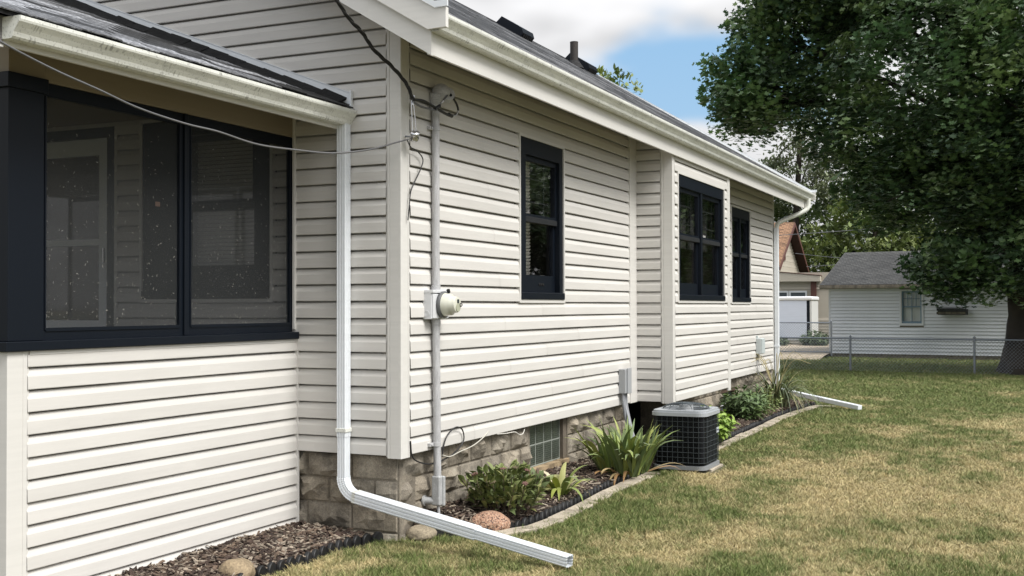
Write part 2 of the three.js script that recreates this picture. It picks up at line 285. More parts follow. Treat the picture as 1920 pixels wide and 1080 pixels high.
{
  const variants = [...Array(9)].map((_, i) => rockGeo(0.392, 0.186, i + 1)), smooth = [...Array(4)].map((_, i) => rockGeo(0.392, 0.186, i + 40, 0.42)); let n = 0;
  const lay = (group, u0, u1, holes, rough, from = u0) => {
    for (let c = 0; c < 4; c++) {
      const y0 = 0.62 - 0.193 * (c + 1), y1 = y0 + 0.186;
      for (let u = from - (c % 2 ? 0.2 : 0); u < u1 - 0.02; u += 0.4) {
        if (u + 0.4 < u0 + 0.03) continue;
        let a = Math.max(u, u0) + 0.004, b = Math.min(u + 0.4, u1) - 0.004, ya = y0, skip = false;
        for (const h of holes) if (h.y0 < y1 - 0.02 && h.y1 > y0 + 0.02 && h.u0 < b && h.u1 > a) { if (h.u0 - a > 0.06) b = h.u0 - 0.004; else if (b - h.u1 > 0.06) a = h.u1 + 0.004; else skip = true; }
        if (skip || b - a < 0.04) continue;
        n++; const w = b - a, full = Math.abs(w - 0.392) < 0.002, near = rough || n % 3;
        const m = mesh('foundation_block', full ? (near ? variants[(n * 5) % 9] : smooth[n % 4]) : rockGeo(w, 0.186, 60 + n, near ? 1 : 0.42), M.stone[(n * 7 + c) % 4], group);
        m.position.set((a + b) / 2, (ya + y1) / 2, 0); if (full && n % 2) m.rotation.z = Math.PI;
      }
    }
  };
  const fs = sub('side_foundation', house, [-0.05, 0, 0], EAST); lay(fs, 0.05, 13.0, [BW1, BW2, CRAWL], true);
  solidWall(fs, 0.06, 13.03, -0.2, 0.62, -0.3, -0.009, [BW1, BW2, CRAWL], M.mortar, 'mortar');
  mesh('crawl_space', [box2(5.24, 6.66, -0.2, 0.62, -1.0, -0.95), box2(5.2, 5.24, -0.2, 0.62, -1.0, -0.301), box2(6.66, 6.7, -0.2, 0.62, -1.0, -0.301), box2(5.2, 6.7, 0.62, 0.66, -1.0, -0.301)], M.black, fs);
  const ff = sub('front_foundation', house, [0, 0, -0.05]); lay(ff, -0.93, -0.05, [], false, -1.25);
  mesh('mortar', box2(-7, -0.041, -0.2, 0.62, -0.25, -0.009), M.mortar, ff);
  for (const [h, slats] of [[BW1, true], [BW2, false]]) { // basement windows
    const w = sub('basement_window', fs);
    if (slats) {
      const g = [], green = std(lin(0.12, 0.14, 0.115), 0.35, { map: T.speck });
      for (let c = 0; c < 4; c++) for (let r = 0; r < 2; r++) { // glass blocks with ribbed faces
        const a = h.u0 + 0.03 + c * 0.2, y = h.y0 + 0.045 + r * 0.2, q = [box2(a, a + 0.188, y, y + 0.188, -0.09, -0.05)];
        for (let i = 0; i < 9; i++) q.push(box2(a + 0.008, a + 0.18, y + 0.01 + i * 0.02, y + 0.02 + i * 0.02, -0.05, -0.044));
        mesh('glass_block', q, green, w);
      }
      mesh('joint_grid', [...[0, 1, 2, 3, 4].map((c) => box2(h.u0 + 0.018 + c * 0.2, h.u0 + 0.03 + c * 0.2, h.y0 + 0.03, h.y1, -0.085, -0.047)), ...[0, 1].map((r) => box2(h.u0 + 0.02, h.u0 + 0.83, h.y0 + 0.033 + r * 0.2, h.y0 + 0.045 + r * 0.2, -0.084, -0.0465))], std(lin(0.26, 0.28, 0.25), 0.8), w);
      mesh('jamb', rbox2(h.u1 - 0.105, h.u1 - 0.01, h.y0, h.y1 - 0.004, -0.09, -0.012), std(lin(0.20, 0.165, 0.125), 0.8, { map: T.speck }), w);
      mesh('sill', rbox2(h.u0 - 0.02, h.u1, h.y0 - 0.05, h.y0 + 0.03, -0.09, 0.015), std(lin(0.42, 0.33, 0.22), 0.9, { map: T.stone }), w);
    } else {
      mesh('frame', ring(h.u0, h.u1, h.y0, h.y1, 0.04, 0.05, 0.05, 0.05, -0.08, -0.02), std(lin(0.12, 0.075, 0.05), 0.7, { map: T.speck }), w);
      mesh('pane', box2(h.u0 + 0.04, h.u1 - 0.05, h.y0 + 0.05, h.y1 - 0.05, -0.07, -0.062), std(lin(0.05, 0.07, 0.07), 0.12), w);
      mesh('rail', box2(h.u0 + 0.04, h.u1 - 0.05, 0.21, 0.255, -0.062, -0.05), M.greyBox, w);
    }
    mesh('well_back', box2(h.u0, h.u1, h.y0 - 0.05, h.y1, -0.2, -0.1), M.inside, w);
  }
}

// windows: local x along the wall, z outward
function windowUnit(parent, h, units, opt = {}) {
  const w = sub('window', parent), { u0, u1, y0, y1 } = h;
  mesh('trim', [...ring(u0, u1, y0, y1, 0.026, 0.026, 0.026, 0.03, -0.016, 0.026)], M.trim, w);
  const a = u0 + 0.026, b = u1 - 0.026, c = y0 + 0.03, d = y1 - 0.026;
  mesh('casing', ring(a, b, c, d, opt.left ?? 0.085, opt.right ?? 0.085, opt.top ?? 0.13, 0.07, -0.10, 0.012), M.black, w);
  mesh('sill', rbox2(a + 0.002, b - 0.002, c + 0.001, c + 0.066, -0.05, 0.036, 0.006), M.black, w);
  const L = a + (opt.left ?? 0.085), Rr = b - (opt.right ?? 0.085), m = 0.07, ww = (Rr - L - m * (units - 1)) / units, yb = c + 0.07, yt = d - (opt.top ?? 0.13), mid = lerp(yb, yt, 0.535);
  for (let i = 0; i < units; i++) {
    const p = L + i * (ww + m), q = p + ww;
    if (i) mesh('mullion', rbox2(p - m, p, yb, yt, -0.09, 0.006, 0.004), M.black, w);
    const up = mesh('upper_sash', ring(p, q, mid, yt, 0.045, 0.045, 0.05, 0.05, -0.055, -0.018), M.black, w);
    mesh('pane', box2(p + 0.045, q - 0.045, mid + 0.05, yt - 0.05, -0.04, -0.036), M.pane, up);
    const lo = mesh('lower_sash', ring(p + 0.001, q - 0.001, yb, mid, 0.045, 0.045, 0.03, opt.rail ?? 0.13, -0.075, -0.04), M.black, w);
    mesh('pane', box2(p + 0.045, q - 0.045, yb + (opt.rail ?? 0.13), mid - 0.03, -0.06, -0.056), M.pane, lo);
    mesh('meeting_rail', rbox2(p + 0.004, q - 0.004, mid - 0.028, mid + 0.024, -0.052, -0.010, 0.004), M.blackWorn, w);
    if (opt.muntins !== false) { const s = Math.min(0.15, ww * 0.22); mesh('muntin', [box2(p + 0.05, q - 0.05, yt - 0.2, yt - 0.185, -0.10, -0.085), box2(p + 0.05, q - 0.05, mid + 0.17, mid + 0.185, -0.10, -0.085), box2(p + s, p + s + 0.014, mid, yt, -0.102, -0.087), box2(q - s - 0.014, q - s, mid, yt, -0.102, -0.087)], M.blackWorn, w); }
    if (opt.blind) { const g = []; for (let y = yb; y < yt; y += 0.032) g.push(at(box(ww * opt.blind, 0.028, 0.002), p + 0.03 + ww * opt.blind / 2, y + 0.02, -0.16, 0.6)); mesh('blind', g, M.blind, w); }
    if (opt.vents) { const o = [...Array(3)].map((_, k) => at(cyl(0.014, 0.014, 0.01, 12), (p + q) / 2 + 0.02 + k * 0.045, yb + 0.075, -0.038, Math.PI / 2)); mesh('vent_hole', o, std(lin(0.003, 0.003, 0.003), 0.9), lo); }
    if (opt.curtain) mesh('curtain', [box2(p - 0.02, q + 0.02, mid - 0.1, yt + 0.05, -0.20, -0.19)], std(lin(0.05, 0.05, 0.05), 0.9, { map: T.bark }), w);
  }
  return w;
}
{
  const s = house.children.find((o) => o.name === 'side_wall'), b = house.children.find((o) => o.name === 'bay_wall'), f = house.children.find((o) => o.name === 'front_wall');
  const frameOn = (src) => sub('window_bay', house, src.position.toArray(), src.rotation.y);
  // windows hang on the house itself, turned like their wall
  const place = (src, h, n, o) => { const w = windowUnit(house, h, n, o); w.position.copy(src.position); w.rotation.copy(src.rotation); return w; };
  place(s, WIN1, 1, { blind: 0.55, vents: true, left: 0.14, rail: 0.16, top: 0.15 });
  const wb = place(b, WIN2, 2, { top: 0.14, curtain: true, left: 0.1, rail: 0.14 });
  mesh('paper_tag', box2(6.985, 7.11, 2.56, 2.62, -0.052, -0.0505), std(lin(0.6, 0.6, 0.58), 0.7), wb);
  place(s, WIN3, 2, { top: 0.15, right: 0.06, curtain: true, rail: 0.14 });
  place(f, WINF, 1, { left: 0.40, right: 0.15, top: 0.13, rail: 0.2, muntins: false, curtain: false, blind: 0.97 });
  // front door behind the porch screen
  const d = sub('front_door', house), { u0, u1, y0, y1 } = DOOR;
  mesh('casing', ring(u0, u1, y0, y1, 0.1, 0.085, 0.085, 0.01, -0.1, 0.015), M.black, d);
  mesh('edge_trim', [box2(u1, u1 + 0.03, y0, y1, -0.01, 0.02)], M.trim, d);
  const storm = mesh('storm_door', [...ring(u0 + 0.1, u1 - 0.085, y0 + 0.01, y1 - 0.085, 0.12, 0.12, 0.14, 0.5, -0.06, -0.02), box2(u0 + 0.22, u1 - 0.205, 2.245, 2.30, -0.058, -0.022)], std(lin(0.80, 0.84, 0.86), 0.5), d);
  mesh('pane', box2(u0 + 0.22, u1 - 0.205, y0 + 0.5, y1 - 0.225, -0.045, -0.04), M.pane, storm);
  mesh('inner_door', box2(u0 + 0.1, u1 - 0.085, y0, y1 - 0.08, -0.14, -0.1), std(lin(0.05, 0.03, 0.02), 0.5), d);
  mesh('handle', [rod([u1 - 0.15, 2.1, -0.015], [u1 - 0.15, 2.22, -0.015], 0.012)], M.chrome, d);
}

// main roof: deck, shingle courses, fascia, soffit, rake boards, gutter
{
  const R = rng(5), roof = sub('main_roof', house);
  const len = Math.hypot(EAVE_X - RIDGE, SLOPE * (EAVE_X - RIDGE)), ang = Math.atan(SLOPE), z0 = ZB - 0.03, z1 = ZF + 0.04;
  mesh('deck', [extr([[EAVE_X, EAVE_Y - 0.03], [RIDGE, roofY(RIDGE) - 0.03], [2 * RIDGE - EAVE_X, EAVE_Y - 0.03], [2 * RIDGE - EAVE_X, EAVE_Y - 0.012], [RIDGE, roofY(RIDGE) - 0.012], [EAVE_X, EAVE_Y - 0.012]], z1 - z0).translate(0, 0, z0)], M.deck, roof);
  const list = [], n = Math.floor(len / 0.14);
  for (let k = 0; k < n; k++) for (let z = z0 - (k % 2 ? 0.16 : 0) - R() * 0.1; z < z1; z += 0.33) { // tabs of the slope that shows
    const a = Math.max(z, z0), b = Math.min(z + 0.328, z1); if (b - a < 0.03) continue;
    const s0 = k * 0.14 + (R() < 0.3 ? 0.012 : 0), s1 = Math.min(len, s0 + 0.17), th = 0.009 + R() * 0.006, g = new THREE.BoxGeometry(s1 - s0, th, b - a), t = 0.3 + R() * 0.7 + 2.2 * sstep(0.5, 0.85, vnoise(z * 1.6 + Math.floor(k / 4) * 17.3, Math.floor(k / 4) * 5.7, 0, 19));
    metres(g); const gg = metres(g.toNonIndexed());
    const col = new Float32Array(gg.attributes.position.count * 3); for (let i = 0; i < col.length; i += 3) { col[i] = 0.08 * t; col[i + 1] = 0.079 * t; col[i + 2] = 0.081 * t; }
    gg.setAttribute('color', new THREE.BufferAttribute(col, 3));
    gg.rotateZ(-0.035).translate(-(s0 + s1) / 2, 0.001, (a + b) / 2).rotateZ(-ang).translate(EAVE_X, EAVE_Y, 0); list.push(gg);
  }
  const sh = mesh('shingles', list, M.shingle, roof); sh.userData.kind = 'stuff';
  mesh('ridge_cap', [at(box(0.02, 0.02, z1 - z0), RIDGE, roofY(RIDGE) + 0.005, (z0 + z1) / 2)], M.deck, roof);
  for (const s of [1, -1]) {
    const X = (x) => s > 0 ? x : 2 * RIDGE - x;
    const side = sub('eave', house);
    mesh('fascia', box2(Math.min(X(0.5), X(0.475)), Math.max(X(0.5), X(0.475)), 3.452, 3.70, ZB, ZF), M.fascia, side);
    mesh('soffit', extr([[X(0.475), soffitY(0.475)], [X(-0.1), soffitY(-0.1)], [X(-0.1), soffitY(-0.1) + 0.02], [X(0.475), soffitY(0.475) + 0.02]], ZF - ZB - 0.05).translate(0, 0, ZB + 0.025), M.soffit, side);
    for (const zr of [ZF, ZB]) {
      const f = zr > 0 ? 1 : -1, end = zr > 0 ? [zr - 0.03, zr + 0.002] : [zr - 0.002, zr + 0.03];
      mesh('rake_board', extr([[X(0.505), 3.445], [X(0.505), 3.62], [X(RIDGE), soffitY(RIDGE) + 0.17], [X(RIDGE), soffitY(RIDGE) - 0.015]], 0.032).translate(0, 0, end[0]), M.fascia, house);
      mesh('rake_trim', [extr([[X(0.64), 3.62], [X(0.64), 3.755], [X(0.56), 3.755], [X(RIDGE), roofY(RIDGE) - 0.002], [X(RIDGE), soffitY(RIDGE) + 0.15], [X(0.5), 3.615]], 0.04).translate(0, 0, f > 0 ? zr + 0.003 : zr - 0.043)], M.fascia, house);
      mesh('drip_edge', [extr([[X(0.66), 3.757], [X(0.66), 3.80], [X(0.56), 3.80], [X(RIDGE), roofY(RIDGE) + 0.03], [X(RIDGE), roofY(RIDGE) - 0.001], [X(0.56), 3.757]], 0.012).translate(0, 0, f > 0 ? zr + 0.044 : zr - 0.056)], M.downspout, house);
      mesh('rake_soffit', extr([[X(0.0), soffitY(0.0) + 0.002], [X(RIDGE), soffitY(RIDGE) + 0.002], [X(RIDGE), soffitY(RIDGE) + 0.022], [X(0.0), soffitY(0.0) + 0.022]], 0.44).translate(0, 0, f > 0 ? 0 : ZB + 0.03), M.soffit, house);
    }
  }
}
const kGutter = (w, h) => { const o = [[0, 0], [w * 0.52, 0], [w * 0.60, h * 0.10], [w * 0.66, h * 0.30], [w * 0.80, h * 0.52], [w * 0.97, h * 0.74], [w, h * 0.84], [w, h], [w - 0.014, h]]; const t = 0.004; return [...o, [w - 0.014, h - t], [w - t, h - t], [w - t, h * 0.86], [w * 0.93, h * 0.76], [w * 0.76, h * 0.55], [w * 0.61, h * 0.32], [w * 0.55, h * 0.13], [w * 0.5, t], [t, t], [t, h], [0, h]]; };
{
  const mg = mesh('gutter', [extr(kGutter(0.125, 0.115), ZF - ZB + 0.18).translate(0.503, 3.605, ZB - 0.17)], M.gutter, house);
  const cap = kGutter(0.124, 0.114).slice(0, 8).concat([[0, 0.114]]);
  mesh('end_cap', [extr(cap, 0.006).translate(0.503, 3.605, ZB - 0.18), extr(cap, 0.006).translate(0.503, 3.605, ZF - 0.012)], M.gutter, mg);
  for (let z = ZB + 1; z < ZF; z += 0.9) mesh('hanger', [box2(0.51, 0.626, 3.709, 3.7125, z, z + 0.03)], M.downspout, mg);
  // rear downspout and its ground extension
  const ds = sub('rear_downspout', house);
  mesh('outlet', tube([[0.565, 3.62, -13.36], [0.565, 3.52, -13.36], [0.55, 3.44, -13.34], [0.46, 3.37, -13.27], [0.2, 3.24, -13.1], [0.10, 3.17, -13.0], [0.075, 3.08, -12.985]], 0.04, 40, 10), M.gutter, ds);
  mesh('pipe', [rbox2(0.036, 0.112, 0.22, 3.1, -13.03, -12.95, 0.012)], M.downspout, ds);
  mesh('strap', [box2(0.03, 0.118, 1.0, 1.03, -13.036, -12.944)], M.downspout, ds);
  const e = mesh('extension', [at(rbox(1.82, 0.075, 0.1, 0.01), 0, 0, 0)], M.downspout, ds); e.position.set(0.83, 0.155, -12.57); e.rotation.order = 'YXZ'; e.rotation.set(0, -0.555, -0.105);
}
{ // roof vents and plumbing stack near the ridge
  const vent = (x, z) => {
    const v = thing('roof_vent', z > -10 ? 'low black box vent on the roof ridge before the pipe' : 'low black box vent just behind the roof pipe', 'roof vent', [x, roofY(x), z]);
    const b = mesh('hood', [extr([[-0.24, 0], [0.24, 0], [0.25, 0.07], [0.19, 0.125], [-0.2, 0.13]], 0.42).translate(0, 0.01, -0.21)], M.black, v); b.rotation.z = -Math.atan(SLOPE);
    for (let i = 0; i < 6; i++) { const f = mesh('slot', box2(0.245, 0.256, 0.02, 0.075, -0.18 + i * 0.062, -0.16 + i * 0.062), M.deck, v); f.rotation.z = b.rotation.z; }
    const fl = mesh('flange', box2(-0.32, 0.32, 0.004, 0.014, -0.38, 0.38), M.deck, v); fl.rotation.z = b.rotation.z;
  };
  vent(-2.95, -8.5); vent(-2.98, -11.35);
  const p = thing('vent_pipe', 'dark upright plumbing vent pipe with cone boot on the shingle roof', 'pipe', [-2.75, roofY(-2.75) - 0.03, -10.5]);
  mesh('stack', [cyl(0.068, 0.068, 0.62, 18, 0, 0.1, 0), new THREE.TorusGeometry(0.064, 0.007, 6, 18).rotateX(Math.PI / 2).translate(0, 0.41, 0)], std(lin(0.055, 0.045, 0.04), 0.7, { map: T.speck }), p);
  mesh('boot', [cyl(0.08, 0.17, 0.13, 18, 0, 0.03, 0)], M.deck, p);
}

// ---------------------------------------------------------------- the screened porch
const PX = -0.918, PW = -6.1, PZ = 2.732, PS = 0.379, PEX = -0.40, PEY = 3.215;
const porchY = (x) => PEY + PS * (PEX - (x < RIDGE ? 2 * RIDGE - x : x));
{
  const ps = sub('porch_side_wall', house, [PX, 0, 0], EAST);
  sidingWall(ps, -2.612, -0.012, BASE - 5 * PITCH, 12, [{ u0: -3, u1: 1, y0: 1.452, y1: 2 }]);
  solidWall(ps, -2.73, 0, -0.2, 1.47, -0.15, -0.035, [], M.inside);
  const pf = sub('porch_front_wall', house, [0, 0, PZ]);
  sidingWall(pf, PW, PX - 0.1, BASE - 5 * PITCH, 12, [{ u0: -9, u1: 1, y0: 1.452, y1: 2 }]);
  solidWall(pf, PW, PX, -0.2, 1.47, -0.15, -0.035, [], M.inside);
  mesh('porch_far_wall', box2(PW, PW + 0.12, -0.2, 1.47, 0, PZ - 0.15), M.inside, house);
  mesh('corner_post', [rbox2(PX - 0.11, PX + 0.02, -0.1, 1.472, PZ - 0.018, PZ + 0.021, 0.004), rbox2(PX - 0.018, PX + 0.021, -0.1, 1.472, 2.612, PZ + 0.018, 0.004), box2(PX, PX + 0.014, -0.1, 1.472, 2.598, 2.612), box2(PX + 0.018, PX + 0.0235, -0.1, 1.472, 2.638, 2.646)], M.trim, house);
  mesh('channel', [rbox2(PX - 0.01, PX + 0.03, -0.1, 1.54, 0.001, 0.022, 0.003)], M.trim, house);
  mesh('channel', [rbox2(PX - 0.012, PX + 0.012, 1.545, 3.04, 0.017, 0.04, 0.003)], M.trim, house);
  mesh('top_channel', [rbox2(PX, PX + 0.024, 1.449, 1.473, 0.022, 2.598, 0.003)], M.trim, house);
  const sill = mesh('porch_sill', [rbox2(PX - 0.17, PX + 0.045, 1.474, 1.528, 0.024, PZ + 0.05, 0.005), rbox2(PW, PX - 0.171, 1.474, 1.528, PZ - 0.17, PZ + 0.05, 0.005)], M.black, house);
  const post = mesh('porch_post', [rbox2(PX - 0.21, PX + 0.012, 1.529, 3.02, 2.492, PZ + 0.012, 0.004)], M.black, house);
  mesh('post_cap', [rbox2(PX - 0.225, PX + 0.03, 2.945, 3.03, 2.474, PZ + 0.03, 0.004)], M.black, post);
  // framed screens along the side
  const open = (z0, z1) => {
    const s = sub('porch_screen', house);
    mesh('frame', [box2(PX - 0.05, PX - 0.018, 1.529, 1.588, z0, z1), box2(PX - 0.05, PX - 0.018, 2.945, 3.02, z0, z1), box2(PX - 0.05, PX - 0.018, 1.588, 2.945, z0, z0 + 0.03), box2(PX - 0.05, PX - 0.018, 1.588, 2.945, z1 - 0.03, z1),
      ...[[z0 + 0.03, z0 + 0.04], [z1 - 0.04, z1 - 0.03]].map(([a, b]) => box2(PX - 0.044, PX - 0.012, 1.588, 2.945, a, b)), box2(PX - 0.044, PX - 0.012, 1.58, 1.60, z0 + 0.04, z1 - 0.04)], M.black, s);
    mesh('screen_mesh', box2(PX - 0.034, PX - 0.0335, 1.59, 2.945, z0 + 0.03, z1 - 0.03), M.screen, s);
    return s;
  };
  const s1 = open(0.03, 1.235), s2 = open(1.275, 2.49);
  mesh('screen_mullion', [rbox2(PX - 0.07, PX - 0.002, 1.529, 3.02, 1.236, 1.274, 0.004)], M.black, house);
  for (let i = 0; i < 4; i++) { // screens of the street side and the far side
    const a = PW + i * 1.24, b = a + 1.2; const s = sub('porch_screen', house);
    mesh('frame', ring(a, b, 1.529, 3.02, 0.04, 0.04, 0.06, 0.06, PZ - 0.05, PZ - 0.02), M.black, s); mesh('screen_mesh', box2(a + 0.04, b - 0.04, 1.59, 2.96, PZ - 0.035, PZ - 0.0345), M.screenFar, s);
  }
  // wind-blown seed fluff caught in the side screens
  const R = rng(91), bit = new THREE.TorusGeometry(0.008, 0.0014, 4, 5, 2.2), im = new THREE.InstancedMesh(bit, std(lin(0.31, 0.30, 0.27), 0.9), 1000), m4 = new THREE.Matrix4(), q = new THREE.Quaternion(), e = new THREE.Euler();
  for (let i = 0; i < 1000; i++) {
    const z = R() < 0.5 ? 1.32 + R() * 1.12 : 0.08 + R() * 1.1, y = 1.6 + 1.25 * R() ** 1.5; e.set(R() * 6.28, Math.PI / 2, 0); q.setFromEuler(e); const s = 0.25 + R() ** 2 * 0.75;
    m4.compose(V(PX - 0.031, y, z), q, V(s, s * (0.5 + R()), s)); im.setMatrixAt(i, m4);
  }
  im.name = 'seed_fluff'; im.userData.kind = 'stuff'; house.add(im);
  mesh('sticker', box2(PX - 0.0334, PX - 0.032, 2.378, 2.408, 1.48, 1.525), std(lin(0.07, 0.045, 0.035), 0.7), house);
  mesh('porch_floor', box2(PW, PX - 0.16, 1.0, 1.09, 0.001, PZ - 0.16), M.inside, house);
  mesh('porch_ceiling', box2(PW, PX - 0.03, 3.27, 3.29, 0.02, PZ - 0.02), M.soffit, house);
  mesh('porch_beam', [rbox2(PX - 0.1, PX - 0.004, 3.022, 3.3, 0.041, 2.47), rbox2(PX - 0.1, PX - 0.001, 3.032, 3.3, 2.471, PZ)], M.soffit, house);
  mesh('beam_end_trim', rbox2(PX - 0.012, PX + 0.012, 3.03, 3.24, 0.018, 0.045), M.trim, house);
  mesh('porch_front_beam', box2(PW, PX - 0.11, 3.03, 3.3, PZ - 0.1, PZ), M.trim, house);
  // porch roof
  const ze = 3.30, roof = sub('porch_roof', house);
  mesh('deck', extr([[PEX, PEY - 0.03], [RIDGE, porchY(RIDGE) - 0.03], [2 * RIDGE - PEX, PEY - 0.03], [2 * RIDGE - PEX, PEY - 0.008], [RIDGE, porchY(RIDGE) - 0.008], [PEX, PEY - 0.008]], ze - 0.015).translate(0, 0, 0.015), M.deck, roof);
  const ang = Math.atan(PS), len = (PEX - RIDGE) / Math.cos(ang); let k = 0;
  const tabs = [0, 1, 2].map((i) => { const g = rbox(0.185, 0.009, 0.296, 0.002); const p = g.attributes.position; for (let n = 0; n < p.count; n++) p.setY(n, p.getY(n) + (vnoise(p.getX(n) * 20 + i * 9, p.getZ(n) * 14 + i, 0, 4) - 0.5) * 0.009); g.computeVertexNormals(); return g; });
  for (let s = 0; s < len - 0.1; s += 0.142, k++) for (let j = 0, z = 0.03 - (k % 2 ? 0.15 : 0); z < ze; z += 0.3, j++) {
    const m = mesh('shingle', tabs[(k + j * 2) % 3], M.porchShingle[clamp(Math.floor(vnoise(z * 1.9 + Math.floor(k / 2) * 11.7, Math.floor(k / 2) * 3.3, 0, 29) * 4.6 - 0.6 + R() * 1.0), 0, 3)], roof), a = s + 0.09 + (R() - 0.5) * 0.012; const zz = Math.max(z + 0.15, 0.165);
    m.position.set(PEX + 0.02 - a * Math.cos(ang), PEY + 0.004 - 0.0076 + a * Math.sin(ang) + 0.004, Math.min(zz, ze - 0.14)); m.rotation.set(0, (R() - 0.5) * 0.02, -ang - 0.042 + (R() - 0.5) * 0.008);
  }
  mesh('wall_flashing', [extr([[-0.405, porchY(-0.405) + 0.02], [-0.405, porchY(-0.405) + 0.105], [RIDGE, porchY(RIDGE) + 0.115], [RIDGE, porchY(RIDGE) + 0.02]], 0.012).translate(0, 0, 0.0235)], M.downspout, roof);
  mesh('flashing_cap', [extr([[-0.4, porchY(-0.4) + 0.1055], [-0.4, porchY(-0.4) + 0.112], [RIDGE, porchY(RIDGE) + 0.122], [RIDGE, porchY(RIDGE) + 0.1155]], 0.024).translate(0, 0, 0.017), box2(-0.404, -0.392, 3.17, 3.34, 0.024, 0.05)], M.downspout, roof);
  mesh('old_flashing_strip', (() => { const g = []; for (let i = 0; i < 16; i++) { const x = -0.55 - i * 0.185; g.push(at(box(0.215, 0.016, 0.1 + R() * 0.06), x, porchY(x) + 0.026 + R() * 0.012, 0.09, 0.3 + R() * 0.3, (R() - 0.5) * 0.15, -ang - R() * 0.06)); } return g; })(), M.porchShingle[0], roof);
  for (const s of [1, -1]) {
    const X = (x) => s > 0 ? x : 2 * RIDGE - x, f = (a, b) => [Math.min(X(a), X(b)), Math.max(X(a), X(b))];
    mesh('porch_fascia', box2(...f(-0.5, -0.48), 3.05, 3.2, 0.02, 3.2), M.fascia, house);
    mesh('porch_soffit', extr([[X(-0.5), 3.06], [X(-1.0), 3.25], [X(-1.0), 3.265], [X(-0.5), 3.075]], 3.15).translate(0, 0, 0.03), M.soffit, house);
  }
  mesh('porch_gable', [extr([[PW, 3.3], [PX, 3.3], [RIDGE, porchY(RIDGE) - 0.05]], 0.04).translate(0, 0, PZ)], M.trim, house);
  mesh('porch_end_fascia', [box2(-0.93, -0.48, 3.04, 3.20, 3.16, 3.2)], M.fascia, house);
  const pg = mesh('gutter', extr(kGutter(0.122, 0.112), 3.14).translate(-0.478, 3.078, 0.024), M.gutter, house), cap = kGutter(0.121, 0.111).slice(0, 8).concat([[0, 0.111]]);
  mesh('end_cap', [extr(cap, 0.005).translate(-0.478, 3.078, 3.165), extr(cap, 0.005).translate(-0.478, 3.078, 0.018)], M.gutter, pg);
}

// fluted downspout: a closed outline swept along a path that stays in one upright plane
function flute(w, d, n = 3, g = 0.005) {
  const o = [], side = (x0, y0, x1, y1, nx, ny, L) => { const c = 0.007 / L; o.push([lerp(x0, x1, c), lerp(y0, y1, c)]); for (let i = 0; i < n; i++) { const s = (i + 0.75) / (n + 0.5), h = 0.24 / (n + 0.5); for (const [t, k] of [[s - h, 0], [s - h * 0.5, 1], [s + h * 0.5, 1], [s + h, 0]]) o.push([lerp(x0, x1, t) - nx * g * k, lerp(y0, y1, t) - ny * g * k]); } o.push([lerp(x0, x1, 1 - c), lerp(y0, y1, 1 - c)]); };
  const a = w / 2, b = d / 2; side(-a, -b, a, -b, 0, -1, w); side(a, -b, a, b, 1, 0, d); side(a, b, -a, b, 0, 1, w); side(-a, b, -a, -b, -1, 0, d); return o;
}
function sweep(outline, pts, lateral, scale) {
  const P = pts.map((p) => V(...p)), l = V(...lateral).normalize(), n = outline.length, pos = [], idx = [];
  P.forEach((p, i) => {
    const t = P[Math.min(i + 1, P.length - 1)].clone().sub(P[Math.max(i - 1, 0)]).normalize(), m = new THREE.Vector3().crossVectors(l, t).normalize(), k = scale ? scale(i) : 1;
    for (const [a, b] of outline) { const v = p.clone().addScaledVector(l, a * k).addScaledVector(m, b * k); pos.push(v.x, v.y, v.z); }
  });
  for (let i = 0; i < P.length - 1; i++) for (let j = 0; j < n; j++) { const a = i * n + j, b = i * n + (j + 1) % n; idx.push(a, b, a + n, b, b + n, a + n); }
  const g = new THREE.BufferGeometry(); g.setAttribute('position', new THREE.Float32BufferAttribute(pos, 3)); g.setIndex(idx); const o = g.toNonIndexed(); o.computeVertexNormals(); return metres(o);
}
{
  const ds = sub('front_downspout', house), X = -0.446, Z = 0.068;
  mesh('pipe', sweep(flute(0.082, 0.078), [[X, 3.1, Z], [X, 0.75, Z]], [1, 0, 0]), M.downspout, ds);
  mesh('pipe', sweep(flute(0.076, 0.072), [[X, 0.86, Z], [X, 0.44, Z]], [1, 0, 0]), M.downspout, ds);
  mesh('band', [rbox2(X - 0.046, X + 0.046, 0.785, 0.815, Z - 0.044, Z + 0.044, 0.004)], M.gutter, ds);
  const arc = []; for (let i = 0; i <= 26; i++) { const a = i / 26 * 1.44; arc.push([X + 0.145 * (1 - Math.cos(a)), 0.455 - 0.145 * Math.sin(a), Z + 0.012 * i / 26]); }
  mesh('elbow', sweep(flute(0.082, 0.078), arc, [0, 0, 1], (i) => i % 2 ? 0.975 : 1.03), M.downspout, ds);
  const A = V(...arc[25]), B = V(1.5, 0.062, 0.4), C = A.clone().lerp(B, 0.60), D = A.clone().lerp(B, 0.56), lat = [-(B.z - A.z), 0, B.x - A.x];
  mesh('extension', sweep(flute(0.09, 0.088, 3, 0.006), [A.toArray(), C.toArray()], lat), M.downspout, ds);
  mesh('extension', sweep(flute(0.078, 0.076, 3, 0.006), [D.toArray(), B.toArray()], lat), M.downspout, ds);
  mesh('collar', sweep(flute(0.092, 0.09, 3, 0.006), [A.clone().lerp(B, -0.005).toArray(), A.clone().lerp(B, 0.012).toArray()], lat), M.gutter, ds);
}

